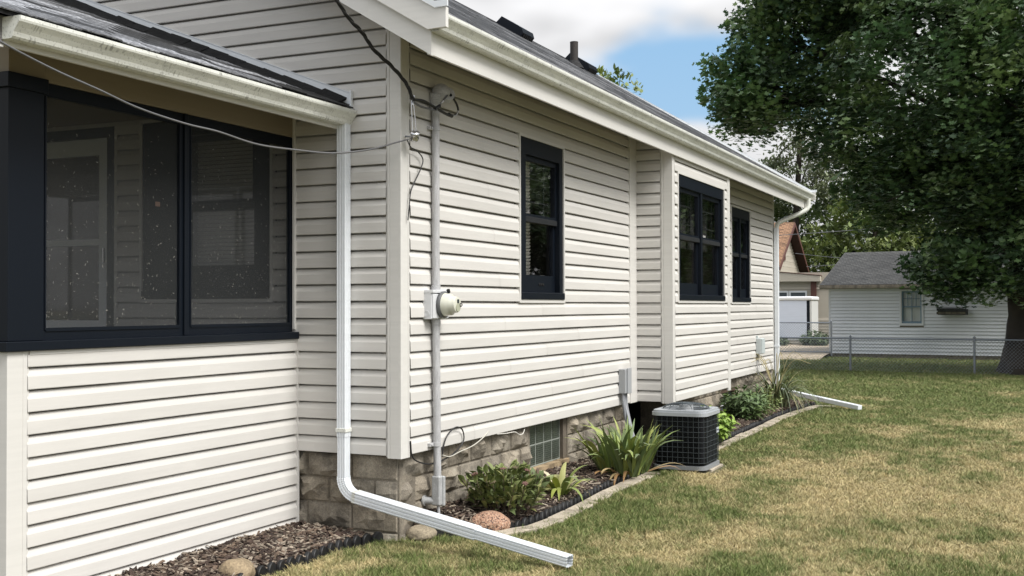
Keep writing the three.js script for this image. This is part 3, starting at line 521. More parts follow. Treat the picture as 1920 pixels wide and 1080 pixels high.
// ---------------------------------------------------------------- electric service, boxes and wires
{
  const s = thing('electric_meter', 'grey electric meter box with round meter, long conduit and weatherhead on the siding', 'electric meter', [0.055, 0, -0.455]);
  const ox = -0.055, oz = 0.455; // local = world + (ox, oz)
  mesh('conduit', [rod([0, 1.83, 0], [0, 3.3, 0], 0.03, 14), cyl(0.036, 0.036, 0.05, 14, 0, 1.86, 0)], M.pipe, s);
  mesh('conduit', [rod([0.006, 0.42, -0.008], [0, 1.63, 0], 0.03, 14), cyl(0.036, 0.036, 0.04, 14, 0, 1.6, 0)], M.pipe, s);
  mesh('ground_wire_conduit', [rod([-0.02, 0.62, -0.062], [-0.02, 1.62, -0.062], 0.0135, 8)], M.pipe, s);
  for (const y of [3.09, 0.66]) mesh('strap', [cyl(0.035, 0.035, 0.028, 14, 0, y, 0), rbox(0.03, 0.028, 0.05, 0.004, -0.02, y, 0.055), at(cyl(0.009, 0.009, 0.014, 8), -0.002, y, 0.062, 0, 0, Math.PI / 2)], M.pipe, s);
  const b = mesh('meter_box', [rbox2(-0.05, 0.028, 1.622, 1.842, -0.135, 0.125, 0.006), rbox2(0.024, 0.042, 1.628, 1.815, -0.13, 0.12, 0.004), rbox2(-0.05, 0.046, 1.822, 1.846, -0.138, 0.128, 0.004)], M.greyBox, s);
  mesh('knockout', [at(new THREE.TorusGeometry(0.022, 0.0018, 5, 18), -0.012, 1.665, 0.1262), at(new THREE.TorusGeometry(0.012, 0.0014, 5, 14), -0.012, 1.665, 0.1262)], M.greyBox, b);
  const lathe = (pts, n = 28) => new THREE.LatheGeometry(pts.map((p) => new THREE.Vector2(...p)), n).rotateZ(-Math.PI / 2);
  const mt = sub('meter', s, [0.042, 1.733, -0.02]);
  mesh('lock_ring', lathe([[0.08, 0], [0.1, 0], [0.103, 0.012], [0.103, 0.024], [0.096, 0.03], [0.088, 0.032]]), std(lin(0.16, 0.165, 0.17), 0.5, { map: T.speck }), mt);
  mesh('cover', lathe([[0.09, 0.026], [0.09, 0.036], [0.085, 0.042], [0.082, 0.085], [0.066, 0.092], [0.062, 0.128], [0.058, 0.136], [0.0, 0.139]]), std(lin(0.62, 0.62, 0.53), 0.28), mt);
  mesh('display', [rbox(0.004, 0.03, 0.028, 0.001, 0.141, 0.026, 0.0)], std(lin(0.05, 0.06, 0.06), 0.2), mt);
  mesh('dial_window', [at(cyl(0.034, 0.034, 0.004, 20), 0.1395, -0.02, 0, 0, 0, Math.PI / 2)], std(lin(0.42, 0.43, 0.33), 0.15), mt);
  mesh('seal', [at(new THREE.TorusGeometry(0.011, 0.004, 6, 14), 0.146, -0.002, -0.036, 0, 1.2, 0), at(box(0.02, 0.03, 0.02), 0.03, 0.105, -0.05, 0.5)], M.blackWorn, mt);
  // weatherhead
  const hd = mesh('weatherhead', [at(new THREE.SphereGeometry(0.072, 18, 12).scale(1.05, 0.95, 0.85), 0.035, 3.375, -0.02), at(new THREE.CylinderGeometry(0.058, 0.036, 0.12, 16), 0.0, 3.30, 0, 0.0, 0, -0.16), at(new THREE.CylinderGeometry(0.056, 0.06, 0.05, 18), 0.07, 3.36, -0.055, Math.PI / 2 - 0.3, 0.9, 0)], M.pipe, s);
  mesh('wire_hole', [0, 1, 2].map((i) => at(new THREE.CylinderGeometry(0.0125, 0.0125, 0.014, 10).rotateX(Math.PI / 2 - 0.3).rotateY(0.9), 0.0935 + 0.016 * Math.cos(i * 2.1) * 0.5, 3.352 + 0.024 * Math.sin(i * 2.1), -0.074 + 0.022 * Math.cos(i * 2.1))), M.black, hd);
  // conduit body where the line goes through the foundation
  const cb = mesh('conduit_body', [rbox2(-0.03, 0.045, 0.19, 0.42, -0.035, 0.03, 0.014), rbox2(0.02, 0.06, 0.185, 0.415, -0.045, -0.012, 0.01), rod([-0.09, 0.225, 0.02], [-0.01, 0.225, 0.0], 0.03, 12), rod([-0.1, 0.225, 0.022], [-0.085, 0.225, 0.02], 0.042, 12)], std(lin(0.62, 0.63, 0.63), 0.5, { map: T.speck }), s);
  mesh('drain_pipe', [rod([0.02, 0.06, -0.01], [0.012, 0.2, -0.008], 0.013, 8)], M.pipe, s);
}
const wire = (name, label, pts, r, mat = M.cable, seg) => { const m = mesh(name, tube(pts, r, seg ?? pts.length * 8, 6), mat); m.userData = { label, category: 'cable' }; return m; };
{
  // twisted service drop from the street pole to the corner
  const path = new THREE.CatmullRomCurve3([V(0.3, 5.0, 2.9), V(0.06, 4.18, 1.45), V(-0.01, 3.954, 1.025), V(-0.049, 3.81, 0.761), V(-0.066, 3.725, 0.581), V(-0.051, 3.655, 0.432), V(-0.027, 3.56, 0.327), V(0.037, 3.457, 0.174), V(0.09, 3.348, 0.058), V(0.115, 3.24, 0.0)]), g = [];
  for (let k = 0; k < 3; k++) { const pts = []; for (let i = 0; i <= 110; i++) { const p = path.getPoint(i / 110), a = i / 110 * 34 + k * 2.094; pts.push(p.add(V(Math.cos(a) * 0.009, Math.sin(a) * 0.009, Math.sin(a) * 0.003))); } g.push(new THREE.TubeGeometry(new THREE.CatmullRomCurve3(pts), 220, 0.0076, 6)); }
  const t = thing('service_drop_cable', 'thick twisted black power cable coming down to the house corner', 'cable', [0, 0, 0]);
  mesh('twisted_strands', g, M.cable, t);
  mesh('tail', tube([[0.115, 3.24, 0.0], [0.125, 3.25, -0.12], [0.13, 3.235, -0.26], [0.135, 3.215, -0.38], [0.14, 3.20, -0.50], [0.14, 3.20, -0.54]], 0.011, 40, 6), M.cable, t);
  mesh('tail', tube([[0.11, 3.225, 0.0], [0.12, 3.205, -0.1], [0.125, 3.205, -0.22], [0.13, 3.21, -0.32], [0.135, 3.26, -0.38]], 0.009, 40, 6), M.cableGrey, t);
  mesh('drip_loop', tube([[0.12, 3.36, -0.51], [0.14, 3.385, -0.53], [0.14, 3.342, -0.589], [0.14, 3.30, -0.65], [0.14, 3.265, -0.67], [0.14, 3.23, -0.645], [0.14, 3.20, -0.56]], 0.0085, 40, 6), M.cable, t);
  mesh('drip_loop', tube([[0.12, 3.37, -0.50], [0.15, 3.35, -0.47], [0.15, 3.31, -0.42], [0.14, 3.275, -0.39]], 0.0085, 30, 6), M.cableGrey, t);
  mesh('bare_end', [tube([[0.14, 3.20, -0.55], [0.14, 3.22, -0.63], [0.14, 3.255, -0.667]], 0.0092, 20, 6), tube([[0.14, 3.272, -0.385], [0.147, 3.295, -0.405]], 0.0095, 8, 6)], M.bareWire, t);
  mesh('splice', [rod([0.14, 3.205, -0.51], [0.14, 3.2, -0.56], 0.016, 8), rod([0.13, 3.215, -0.30], [0.135, 3.25, -0.37], 0.014, 8)], M.cable, t);
  const c = thing('wire_clamp', 'shiny wire dead-end clamp on a metal house knob at the corner', 'clamp', [0.1, 2.955, -0.02]);
  mesh('bail', [tube([[0.02, 0.05, -0.012], [0.012, 0.16, -0.008], [0.0, 0.27, 0.0], [-0.006, 0.29, 0.004], [-0.008, 0.27, 0.008], [-0.002, 0.15, 0.01], [0.004, 0.05, 0.012]], 0.0035, 50, 6), rod([0, 0.25, 0], [0.004, 0.32, -0.002], 0.012, 8)], M.chrome, c);
  const kn = new THREE.LatheGeometry([[0.0, -0.03], [0.012, -0.03], [0.032, -0.022], [0.036, 0.0], [0.022, 0.012], [0.034, 0.024], [0.034, 0.042], [0.014, 0.05], [0, 0.05]].map((p) => new THREE.Vector2(...p)), 16);
  mesh('knob', [at(kn, 0.012, 0.01, 0, 0.5, 0, -0.5)], M.chrome, c); mesh('screw', [rod([-0.1, 0.03, -0.03], [0.02, 0.01, 0], 0.007, 6)], M.galv, c);
  // thin line that swings across the porch, and its loose tail
  const PHONE = [[-0.051, 3.039, 4.004], [-0.147, 3.022, 3.71], [-0.223, 2.991, 3.407], [-0.252, 2.971, 3.264], [-0.295, 2.931, 2.971], [-0.321, 2.894, 2.671], [-0.329, 2.844, 2.362], [-0.314, 2.807, 1.962], [-0.292, 2.797, 1.72], [-0.247, 2.758, 1.387], [-0.184, 2.759, 1.046], [-0.104, 2.775, 0.698], [-0.011, 2.84, 0.362], [0.051, 2.904, 0.162], [0.09, 2.945, 0.03]];
  wire('telephone_wire', 'thin grey wire swinging across the porch front to the house corner', PHONE, 0.0062, M.cableGrey, 120);
  wire('loose_wire', 'thin loose black wire end dangling beside the corner post', [[0.08, 2.94, 0.03], [0.055, 2.9, -0.07], [0.05, 2.885, -0.179], [0.048, 2.83, -0.265], [0.046, 2.753, -0.228], [0.045, 2.656, -0.146], [0.045, 2.57, -0.082], [0.043, 2.47, -0.065], [0.04, 2.358, -0.049]], 0.005);
  wire('coiled_wire', 'black wire looped below the conduit strap against the siding', [[0.03, 0.72, -0.10], [0.03, 0.6, -0.13], [0.03, 0.53, -0.3], [0.03, 0.51, -0.47], [0.03, 0.52, -0.62], [0.035, 0.56, -0.82], [0.04, 0.64, -0.95], [0.04, 0.72, -0.93], [0.04, 0.755, -0.82], [0.04, 0.70, -0.66], [0.035, 0.6, -0.6], [0.035, 0.545, -0.59]], 0.006);
  wire('pale_wire', 'pale bare wire running along the stone foundation from the coil', [[0.04, 0.56, -0.58], [0.04, 0.535, -0.7], [0.03, 0.55, -0.9], [0.03, 0.575, -1.15], [0.03, 0.63, -1.36], [0.02, 0.66, -1.45]], 0.005, std(lin(0.5, 0.48, 0.42), 0.6));
  wire('white_wire', 'short white wire stub hanging under the siding edge', [[0.02, 0.618, -1.62], [0.02, 0.605, -1.82], [0.03, 0.6, -1.98], [0.035, 0.57, -2.06], [0.035, 0.575, -2.14], [0.035, 0.605, -2.17]], 0.0045, std(lin(0.62, 0.6, 0.55), 0.6));
}
{ // air conditioner disconnect with its whips
  const d = thing('disconnect_box', 'grey electrical disconnect box with flexible conduits low on the siding', 'electrical box', [0.03, 0.75, -4.86]);
  mesh('box', [rbox2(-0.01, 0.07, 0, 0.27, -0.085, 0.09, 0.006)], std(lin(0.33, 0.34, 0.35), 0.5), d); mesh('cover', [rbox2(0.07, 0.085, -0.005, 0.28, -0.09, 0.04, 0.005)], std(lin(0.34, 0.35, 0.36), 0.5), d);
  for (const [a, b] of [[-0.05, 0.0], [0.0, 0.07], [0.05, -0.06]]) mesh('flexible_conduit', [tube([[0.03, 0.0, a], [0.035, -0.12, a], [0.07 + b * 0.3, -0.3, a + b * 0.5], [0.14, -0.5, a + b + 0.04], [0.22, -0.66, a + b * 0.6]], 0.0165, 40, 8)], std(lin(0.30, 0.31, 0.33), 0.5), d);
  const e = thing('utility_box', 'small pale grey utility box with dangling wires near the rear corner', 'utility box', [0.02, 0.93, -11.68]);
  mesh('box', [rbox2(0, 0.09, 0, 0.26, -0.12, 0.12, 0.012)], std(lin(0.52, 0.56, 0.56), 0.5), e); mesh('lid', [rbox2(0.09, 0.105, 0.01, 0.25, -0.11, 0.11, 0.005), rbox2(0.0, 0.03, 0.25, 0.3, 0.06, 0.1, 0.004)], std(lin(0.48, 0.53, 0.53), 0.5), e);
  mesh('lead', [tube([[0.03, 0, 0.06], [0.02, -0.1, 0.05], [0.02, -0.2, 0.1], [0.02, -0.34, 0.05]], 0.006), tube([[0.03, 0, 0.03], [0.02, -0.1, 0.01], [0.02, -0.2, -0.05], [0.02, -0.34, 0.0]], 0.006)], M.pipe, e);
}
{ // outdoor air conditioner
  const w = 0.565, dp = 0.63, a = thing('air_conditioner', 'dark square air conditioning condenser with wire guard beside the flower bed', 'air conditioner', [0.853, 0, -4.565]);
  const rr = (W, D, r, n = 6) => { const o = []; for (const [cx, cz, s] of [[W / 2 - r, D / 2 - r, 0], [-W / 2 + r, D / 2 - r, 1], [-W / 2 + r, -D / 2 + r, 2], [W / 2 - r, -D / 2 + r, 3]]) for (let i = 0; i <= n; i++) { const t = (s + i / n) * Math.PI / 2; o.push([cx + Math.cos(t) * r, cz + Math.sin(t) * r]); } return o; };
  const slab = (W, D, r, y0, y1, holes) => extr(rr(W, D, r), y1 - y0, holes).rotateX(-Math.PI / 2).translate(0, y0, 0);
  const circ = [...Array(32)].map((_, i) => [Math.cos(-i / 32 * 6.283) * 0.235, Math.sin(-i / 32 * 6.283) * 0.235]);
  const dark = std(lin(0.006, 0.0068, 0.0085), 0.5, { specularIntensity: 0.4 }), cap = std(lin(0.36, 0.38, 0.40), 0.45);
  mesh('base_pan', slab(w + 0.02, dp + 0.02, 0.09, 0.022, 0.062), std(lin(0.24, 0.25, 0.26), 0.5), a);
  mesh('coil', [slab(w - 0.03, dp - 0.03, 0.08, 0.07, 0.575), ...[...Array(60)].map((_, i) => slab(w - 0.022, dp - 0.022, 0.08, 0.078 + i * 0.0082, 0.0805 + i * 0.0082))], dark, a);
  mesh('corner_panel', [slab(0.11, 0.12, 0.045, 0.086, 0.575).translate(w / 2 - 0.065, 0, dp / 2 - 0.07)], dark, a);
  mesh('top_cap', [slab(w + 0.035, dp + 0.035, 0.1, 0.575, 0.612, [circ]), slab(w + 0.005, dp + 0.005, 0.09, 0.612, 0.632, [circ])], cap, a);
  const g = []; const path = rr(w + 0.004, dp + 0.004, 0.085, 5).map(([x, z]) => [x, z]);
  for (let y = 0.095; y < 0.57; y += 0.053) for (let i = 0; i < path.length; i++) { const p = path[i], q = path[(i + 1) % path.length]; g.push(rod([p[0], y, p[1]], [q[0], y, q[1]], 0.0027, 4)); }
  let acc = 0; for (let i = 0; i < path.length; i++) { const p = path[i], q = path[(i + 1) % path.length], L = Math.hypot(q[0] - p[0], q[1] - p[1]); for (let s = (0.056 - acc % 0.056) % 0.056; s < L; s += 0.056) { const t = s / L; g.push(rod([lerp(p[0], q[0], t), 0.085, lerp(p[1], q[1], t)], [lerp(p[0], q[0], t), 0.578, lerp(p[1], q[1], t)], 0.0027, 4)); } acc += L; }
  mesh('wire_guard', g, std(lin(0.06, 0.07, 0.073), 0.6, { specularIntensity: 0.3 }), a);
  const f = [], dome = (r) => 0.632 + 0.06 * (1 - (r / 0.262) ** 4);
  for (let r = 0.03; r <= 0.262; r += 0.0232) f.push(at(new THREE.TorusGeometry(r, 0.0024, 4, 36).rotateX(Math.PI / 2), 0, dome(r), 0));
  for (let i = 0; i < 12; i++) { const t = i / 12 * 6.283; f.push(tube([0.03, 0.1, 0.17, 0.22, 0.262].map((r) => [Math.cos(t) * r, dome(r) - 0.005, Math.sin(t) * r]), 0.0035, 8, 4)); }
  mesh('fan_grille', f, std(lin(0.07, 0.085, 0.095), 0.4), a);
  mesh('fan_motor', [cyl(0.075, 0.075, 0.09, 18, 0, 0.625, 0)], M.greyBox, a);
  for (let i = 0; i < 3; i++) { const b = mesh('fan_blade', at(new THREE.BoxGeometry(0.16, 0.004, 0.13, 4, 1, 3), 0.13, 0, 0, 0.4), std(lin(0.1, 0.12, 0.14), 0.35), a); b.position.y = 0.585; b.rotation.y = i * 2.094; }
  const pc = document.createElement('canvas'); pc.width = 64; pc.height = 48; const px = pc.getContext('2d'); px.fillStyle = '#b9bfc4'; px.fillRect(0, 0, 64, 48); px.fillStyle = '#22304e'; px.fillRect(8, 16, 48, 14); px.fillStyle = '#8e98a8'; for (let i = 0; i < 5; i++) px.fillRect(14 + i * 9, 18, 2, 10);
  const pt = new THREE.CanvasTexture(pc); pt.colorSpace = THREE.SRGBColorSpace;
  const pl = new THREE.Mesh(new THREE.BoxGeometry(0.006, 0.055, 0.085).translate(w / 2 + 0.01, 0.40, -0.17), std(0xffffff, 0.4, { map: pt })); pl.name = 'name_plate'; a.add(pl);
  mesh('pad', [rbox2(-0.28, 0.315, -0.04, 0.02, -0.33, 0.16, 0.01)], M.concrete, a);
}

// ---------------------------------------------------------------- ground: lawn, beds, edging, plants
const EDGE = [[-0.22, 0.04], [-0.30, 0.2], [-0.40, 0.38], [-0.55, 0.53], [-0.9, 0.62], [-1.7, 0.62], [-2.75, 0.565], [-3.9, 0.565], [-4.6, 0.60], [-5.6, 0.62], [-6.9, 0.605], [-8.4, 0.595], [-10.3, 0.565], [-11.6, 0.60], [-12.6, 0.69], [-12.95, 0.78]]; // z, x of the black edging by the long wall
const EDGE_L = [[2.4, -0.24], [1.325, -0.233], [0.98, -0.215], [0.54, -0.235], [0.2, -0.2], [0.03, -0.13]];
function edgeX(tab, z) { for (let i = 0; i < tab.length - 1; i++) { const [a, xa] = tab[i], [b, xb] = tab[i + 1]; if (z <= a && z >= b) return lerp(xa, xb, (z - a) / (b - a)); } return z > tab[0][0] ? tab[0][1] : -9; }
function dryness(x, z) { // 0 lush .. 1 straw
  const d = fbm(x * 0.42 + 3.3, z * 0.3 + 8.1, 3, 0, 21) * 0.5 + fbm(x * 1.7 + 1.7, z * 1.2 + 4.4, 3, 0, 33) * 0.62 + fbm(x * 5.2, z * 4.1, 2, 0, 39) * 0.34 - 0.23;
  const back = sstep(-8, -15, z), right = sstep(0.5, 4, x) * (1 - sstep(-6, -14, z)) * 0.05, bed = (1 - sstep(0.0, 0.75, x - 0.72)) * sstep(-4.9, -6.5, z) * 0.34, corner = Math.exp(-((x - 0.15) ** 2 + (z - 0.1) ** 2) / 0.5) * 0.2;
  return clamp((d - 0.47) * 3.0 + 0.43 + right + corner - back * 0.58 - bed);
}
const grassCol = (t, v) => { const lush = [0.125, 0.165, 0.042], dry = [0.49, 0.40, 0.21]; return lush.map((c, i) => lerp(c, dry[i], t) * (0.74 + v * 0.54)); };
{
  const axis = (a, b, s, outer) => { const o = []; for (let v = a; v <= b + 1e-6; v += s) o.push(v); let st = s, lo = a, hi = b; while (hi < outer) { st *= 1.45; lo -= st; hi += st; o.unshift(lo); o.push(hi); } return o; };
  const xs = axis(-5, 9, 0.2, 420), zs = axis(-30, 6, 0.2, 420), pos = [], col = [], uv = [], idx = [];
  for (const z of zs) for (const x of xs) {
    const near = Math.abs(x) < 60 && Math.abs(z) < 80; pos.push(x, near ? (fbm(x * 0.7, z * 0.7, 2, 0, 3) - 0.5) * 0.03 - 0.012 : -0.012, z); uv.push(x, z);
    const c = grassCol(clamp(dryness(x, z) * 0.85), 0.2), soil = [0.12, 0.09, 0.06]; col.push(...c.map((v, i) => lerp(v * 0.8, soil[i], 0.22)));
  }
  const n = xs.length; for (let j = 0; j < zs.length - 1; j++) for (let i = 0; i < n - 1; i++) { const k = j * n + i; idx.push(k, k + n, k + 1, k + 1, k + n, k + n + 1); }
  const g = new THREE.BufferGeometry(); g.setAttribute('position', new THREE.Float32BufferAttribute(pos, 3)); g.setAttribute('color', new THREE.Float32BufferAttribute(col, 3)); g.setAttribute('uv', new THREE.Float32BufferAttribute(uv, 2)); g.setIndex(idx); g.computeVertexNormals();
  structure('lawn', g, std(0xffffff, 0.95, { vertexColors: true, map: T.turf }), 'patchy dry and green lawn beside the house');
}
const chipsAt = [];
{ // mulch beds
  const bed = (tab, wallX, z0, z1, nm, label, wallH, edgeH, clip) => {
    const pos = [], uv = [], idx = [], nx = 10, nz = Math.ceil((z0 - z1) / 0.12);
    const h = (x, z, t) => lerp(wallH, edgeH, t) + (fbm(x * 7, z * 7, 3, 0, 8) - 0.5) * 0.05;
    for (let j = 0; j <= nz; j++) for (let i = 0; i <= nx; i++) { const z = lerp(z0, z1, j / nz), e = edgeX(tab, z) - 0.005, x = lerp(wallX, e, i / nx); pos.push(x, h(x, z, i / nx), z); uv.push(x, z); }
    for (let j = 0; j < nz; j++) for (let i = 0; i < nx; i++) { const k = j * (nx + 1) + i; idx.push(k, k + 1, k + nx + 1, k + 1, k + nx + 2, k + nx + 1); }
    const g = new THREE.BufferGeometry(); g.setAttribute('position', new THREE.Float32BufferAttribute(pos, 3)); g.setAttribute('uv', new THREE.Float32BufferAttribute(uv, 2)); g.setIndex(idx); g.computeVertexNormals();
    structure('mulch_bed', g, std(lin(0.075, 0.05, 0.036), 0.95, { map: T.soil }), label);
    return (r) => { const z = lerp(z0, z1, r()), e = edgeX(tab, z) - 0.02, t = r(), x = lerp(wallX + 0.01, e, t); return [x, h(x, z, t), z]; };
  };
  const sideBed = bed(EDGE, -0.06, -0.24, -12.9, 'side', 'wood chip mulch bed along the long side wall', 0.13, 0.045), porchBed = bed(EDGE_L, -0.95, 2.35, 0.03, 'porch', 'wood chip mulch bed below the porch wall', 0.05, 0.03);
  const R = rng(404), chip = new THREE.BoxGeometry(1, 1, 1); { const p = chip.attributes.position; for (let i = 0; i < p.count; i++) if (p.getX(i) > 0) { p.setZ(i, p.getZ(i) * 0.45); p.setY(i, p.getY(i) + 0.6); } chip.computeVertexNormals(); }
  const make = (fn, n, label, near) => {
    const im = new THREE.InstancedMesh(chip, std(0xffffff, 0.9, { map: T.bark }), n), m = new THREE.Matrix4(), q = new THREE.Quaternion(), e = new THREE.Euler(), c = new THREE.Color();
    for (let i = 0; i < n; i++) {
      const [x, y, z] = fn(R), L = (0.028 + R() * 0.06) * (R() < 0.1 ? 1.5 : 1), W = L * (0.16 + R() * 0.32); e.set((R() - 0.5) * 0.7, R() * 6.28, (R() - 0.5) * 0.8); q.setFromEuler(e);
      m.compose(V(x, y + R() * 0.022, z), q, V(L, 0.0035 + R() * 0.004, W)); im.setMatrixAt(i, m);
      const t = R(), v = 0.55 + R() * 0.9; if (t < 0.24) c.setRGB(0.60 * v, 0.50 * v, 0.39 * v); else if (t < 0.55) c.setRGB(0.27 * v, 0.19 * v, 0.135 * v); else c.setRGB(0.10 * v, 0.062 * v, 0.046 * v); im.setColorAt(i, c);
    }
    im.name = numbered('wood_chips'); im.userData = { kind: 'stuff', label, category: 'mulch' }; im.castShadow = im.receiveShadow = true; scene.add(im);
  };
  make(porchBed, 5200, 'brown and grey wood chips scattered below the porch wall'); make(sideBed, 11000, 'brown and grey wood chips around the plants by the side wall');
}
{ // black scalloped plastic edging: every scallop a piece
  const w = 0.098, s = new THREE.Shape(); s.moveTo(-w / 2, -0.06); s.lineTo(w / 2, -0.06); s.lineTo(w / 2, 0.04); s.absarc(0, 0.04, w / 2, 0, Math.PI); s.lineTo(-w / 2, -0.06);
  const g = new THREE.ExtrudeGeometry(s, { depth: 0.016, bevelEnabled: true, bevelSize: 0.004, bevelThickness: 0.006, bevelSegments: 1, curveSegments: 7 }).translate(0, 0, -0.008), mats = [0.010, 0.015, 0.022].map((v) => std(lin(v, v * 1.02, v * 1.08), 0.6, { map: T.speck })), R = rng(12);
  const run = (tab, from, to, t, skip) => {
    const c = new THREE.CatmullRomCurve3(tab.map(([z, x]) => V(x, 0, z))), L = c.getLength(), n = Math.round(L / w), pts = c.getSpacedPoints(n);
    for (let i = 0; i < n; i++) {
      const a = pts[i], b = pts[i + 1], m = a.clone().lerp(b, 0.5); if (m.z > from || m.z < to || (skip && skip(m.z))) continue;
      const o = mesh('scallop', g, mats[Math.floor(R() * 3)], t); o.position.set(m.x - t.position.x, -0.03 + R() * 0.014, m.z - t.position.z); o.rotation.set((R() - 0.5) * 0.12, Math.atan2(-(b.z - a.z), b.x - a.x) + 0.22 + (R() - 0.5) * 0.14, (R() - 0.5) * 0.1);
    }
  };
  run(EDGE_L, 2.3, 0.0, thing('bed_edging', 'black scalloped plastic edging around the porch mulch bed', 'garden edging', [-0.2, 0, 0]));
  run(EDGE, -0.2, -12.9, thing('bed_edging', 'long black scalloped plastic edging along the side flower bed', 'garden edging', [0.6, 0, -0.5]), (z) => z < -4.1 && z > -5.1);
  // concrete strip stones outside it
  const e = thing('stone_edging', 'row of pale flat concrete edging stones between the lawn and the side bed', 'garden edging', [0.7, 0, -1]); let z = -0.42;
  while (z > -12.9) {
    const L = 0.36 + R() * 0.16, zm = z - L / 2; if (!(zm < -4.05 && zm > -5.2)) {
      const o = mesh('edging_stone', rbox(0.15, 0.07, L - 0.012, 0.012), M.concrete, e), s0 = Math.atan2(edgeX(EDGE, z) - edgeX(EDGE, z - L), L); o.position.set(edgeX(EDGE, zm) + 0.115 - 0.7 + (R() - 0.5) * 0.012, -0.018 + R() * 0.014, zm + 1); o.rotation.set((R() - 0.5) * 0.02, s0 + (R() - 0.5) * 0.04, (R() - 0.5) * 0.05);
    } z -= L;
  }
}
{ // stones in the beds
  const stone = (seed, sx, sy, sz) => { const g = new THREE.IcosahedronGeometry(1, 4), p = g.attributes.position; for (let i = 0; i < p.count; i++) { const v = V(p.getX(i), p.getY(i), p.getZ(i)), n = 0.8 + 0.4 * fbm(v.x * 1.3 + seed, v.y * 1.3 + v.z * 1.7, 4, 0, seed); v.multiplyScalar(n); p.setXYZ(i, v.x * sx, v.y * sy, v.z * sz); } g.computeVertexNormals(); return metres(g); };
  const granite = tex(256, 256, (u, v) => { const a = vnoise(u * 70, v * 70, 70, 4), b = vnoise(u * 120, v * 120, 120, 9); return a > 0.66 ? [0.42, 0.34, 0.31] : b > 0.6 ? [0.9, 0.8, 0.72] : [0.76, 0.6, 0.51]; }, true, 0.5, 0.5);
  const put = (nm, label, pos, g, m) => { const o = mesh(nm, g, m); o.position.set(...pos); o.userData = { label, category: 'rock' }; };
  put('granite_rock', 'pink speckled granite boulder in front of the sedum', [0.44, 0.06, -0.60], stone(3, 0.165, 0.085, 0.15), std(lin(0.6, 0.55, 0.5), 0.85, { map: granite }));
  put('pale_rock', 'pale rock in dry grass at the foot of the house corner', [0.07, 0.02, -0.20], stone(8, 0.11, 0.06, 0.1), std(lin(0.36, 0.32, 0.25), 0.9, { map: T.stone }));
  put('round_rock', 'rounded tan rock in the porch bed by the black edging', [-0.33, 0.045, 1.47], stone(21, 0.13, 0.085, 0.11), std(lin(0.36, 0.29, 0.2), 0.85, { map: T.stone }));
}
// ---- plants
function blade(L, w, bend, seg = 7, tipDroop = 0) { // strap leaf growing up +y and bending to +z, folded along its rib
  const pos = [], idx = [], uv = [];
  for (let i = 0; i <= seg; i++) { const t = i / seg, a = bend * t * t + tipDroop * Math.max(0, t - 0.6) * 3, y = L * t * Math.cos(a * 0.75), z = L * t * Math.sin(a * 0.75), ww = w * (i === seg ? 0.06 : Math.min(1, 0.55 + t * 1.2) * (1 - 0.85 * t ** 3)); for (const s of [-1, 0, 1]) { pos.push(s * ww / 2, y, z + (s ? 0.18 * ww : 0)); uv.push(s, t); } }
  for (let i = 0; i < seg; i++) for (const s of [0, 1]) { const k = i * 3 + s; idx.push(k, k + 1, k + 3, k + 1, k + 4, k + 3); }
  const g = new THREE.BufferGeometry(); g.setAttribute('position', new THREE.Float32BufferAttribute(pos, 3)); g.setAttribute('uv', new THREE.Float32BufferAttribute(uv, 2)); g.setIndex(idx); g.computeVertexNormals(); return g;
}
function oval(L, w, curl = 0.25) { // oval leaf along +z, slightly cupped
  const pos = [], idx = [], uv = [], n = 4; for (let i = 0; i <= n; i++) { const t = i / n, ww = w * Math.sin(Math.PI * (0.08 + 0.9 * t) ** 0.85) * (i === n ? 0.1 : 1); for (const s of [-1, 0, 1]) { pos.push(s * ww / 2, curl * L * (t - t * t * 1.6) + (s ? 0.22 * ww : 0), L * t); uv.push(s, t); } }
  for (let i = 0; i < n; i++) for (const s of [0, 1]) { const k = i * 3 + s; idx.push(k, k + 3, k + 1, k + 1, k + 3, k + 4); }
  const g = new THREE.BufferGeometry(); g.setAttribute('position', new THREE.Float32BufferAttribute(pos, 3)); g.setAttribute('uv', new THREE.Float32BufferAttribute(uv, 2)); g.setIndex(idx); g.computeVertexNormals(); return g;
}
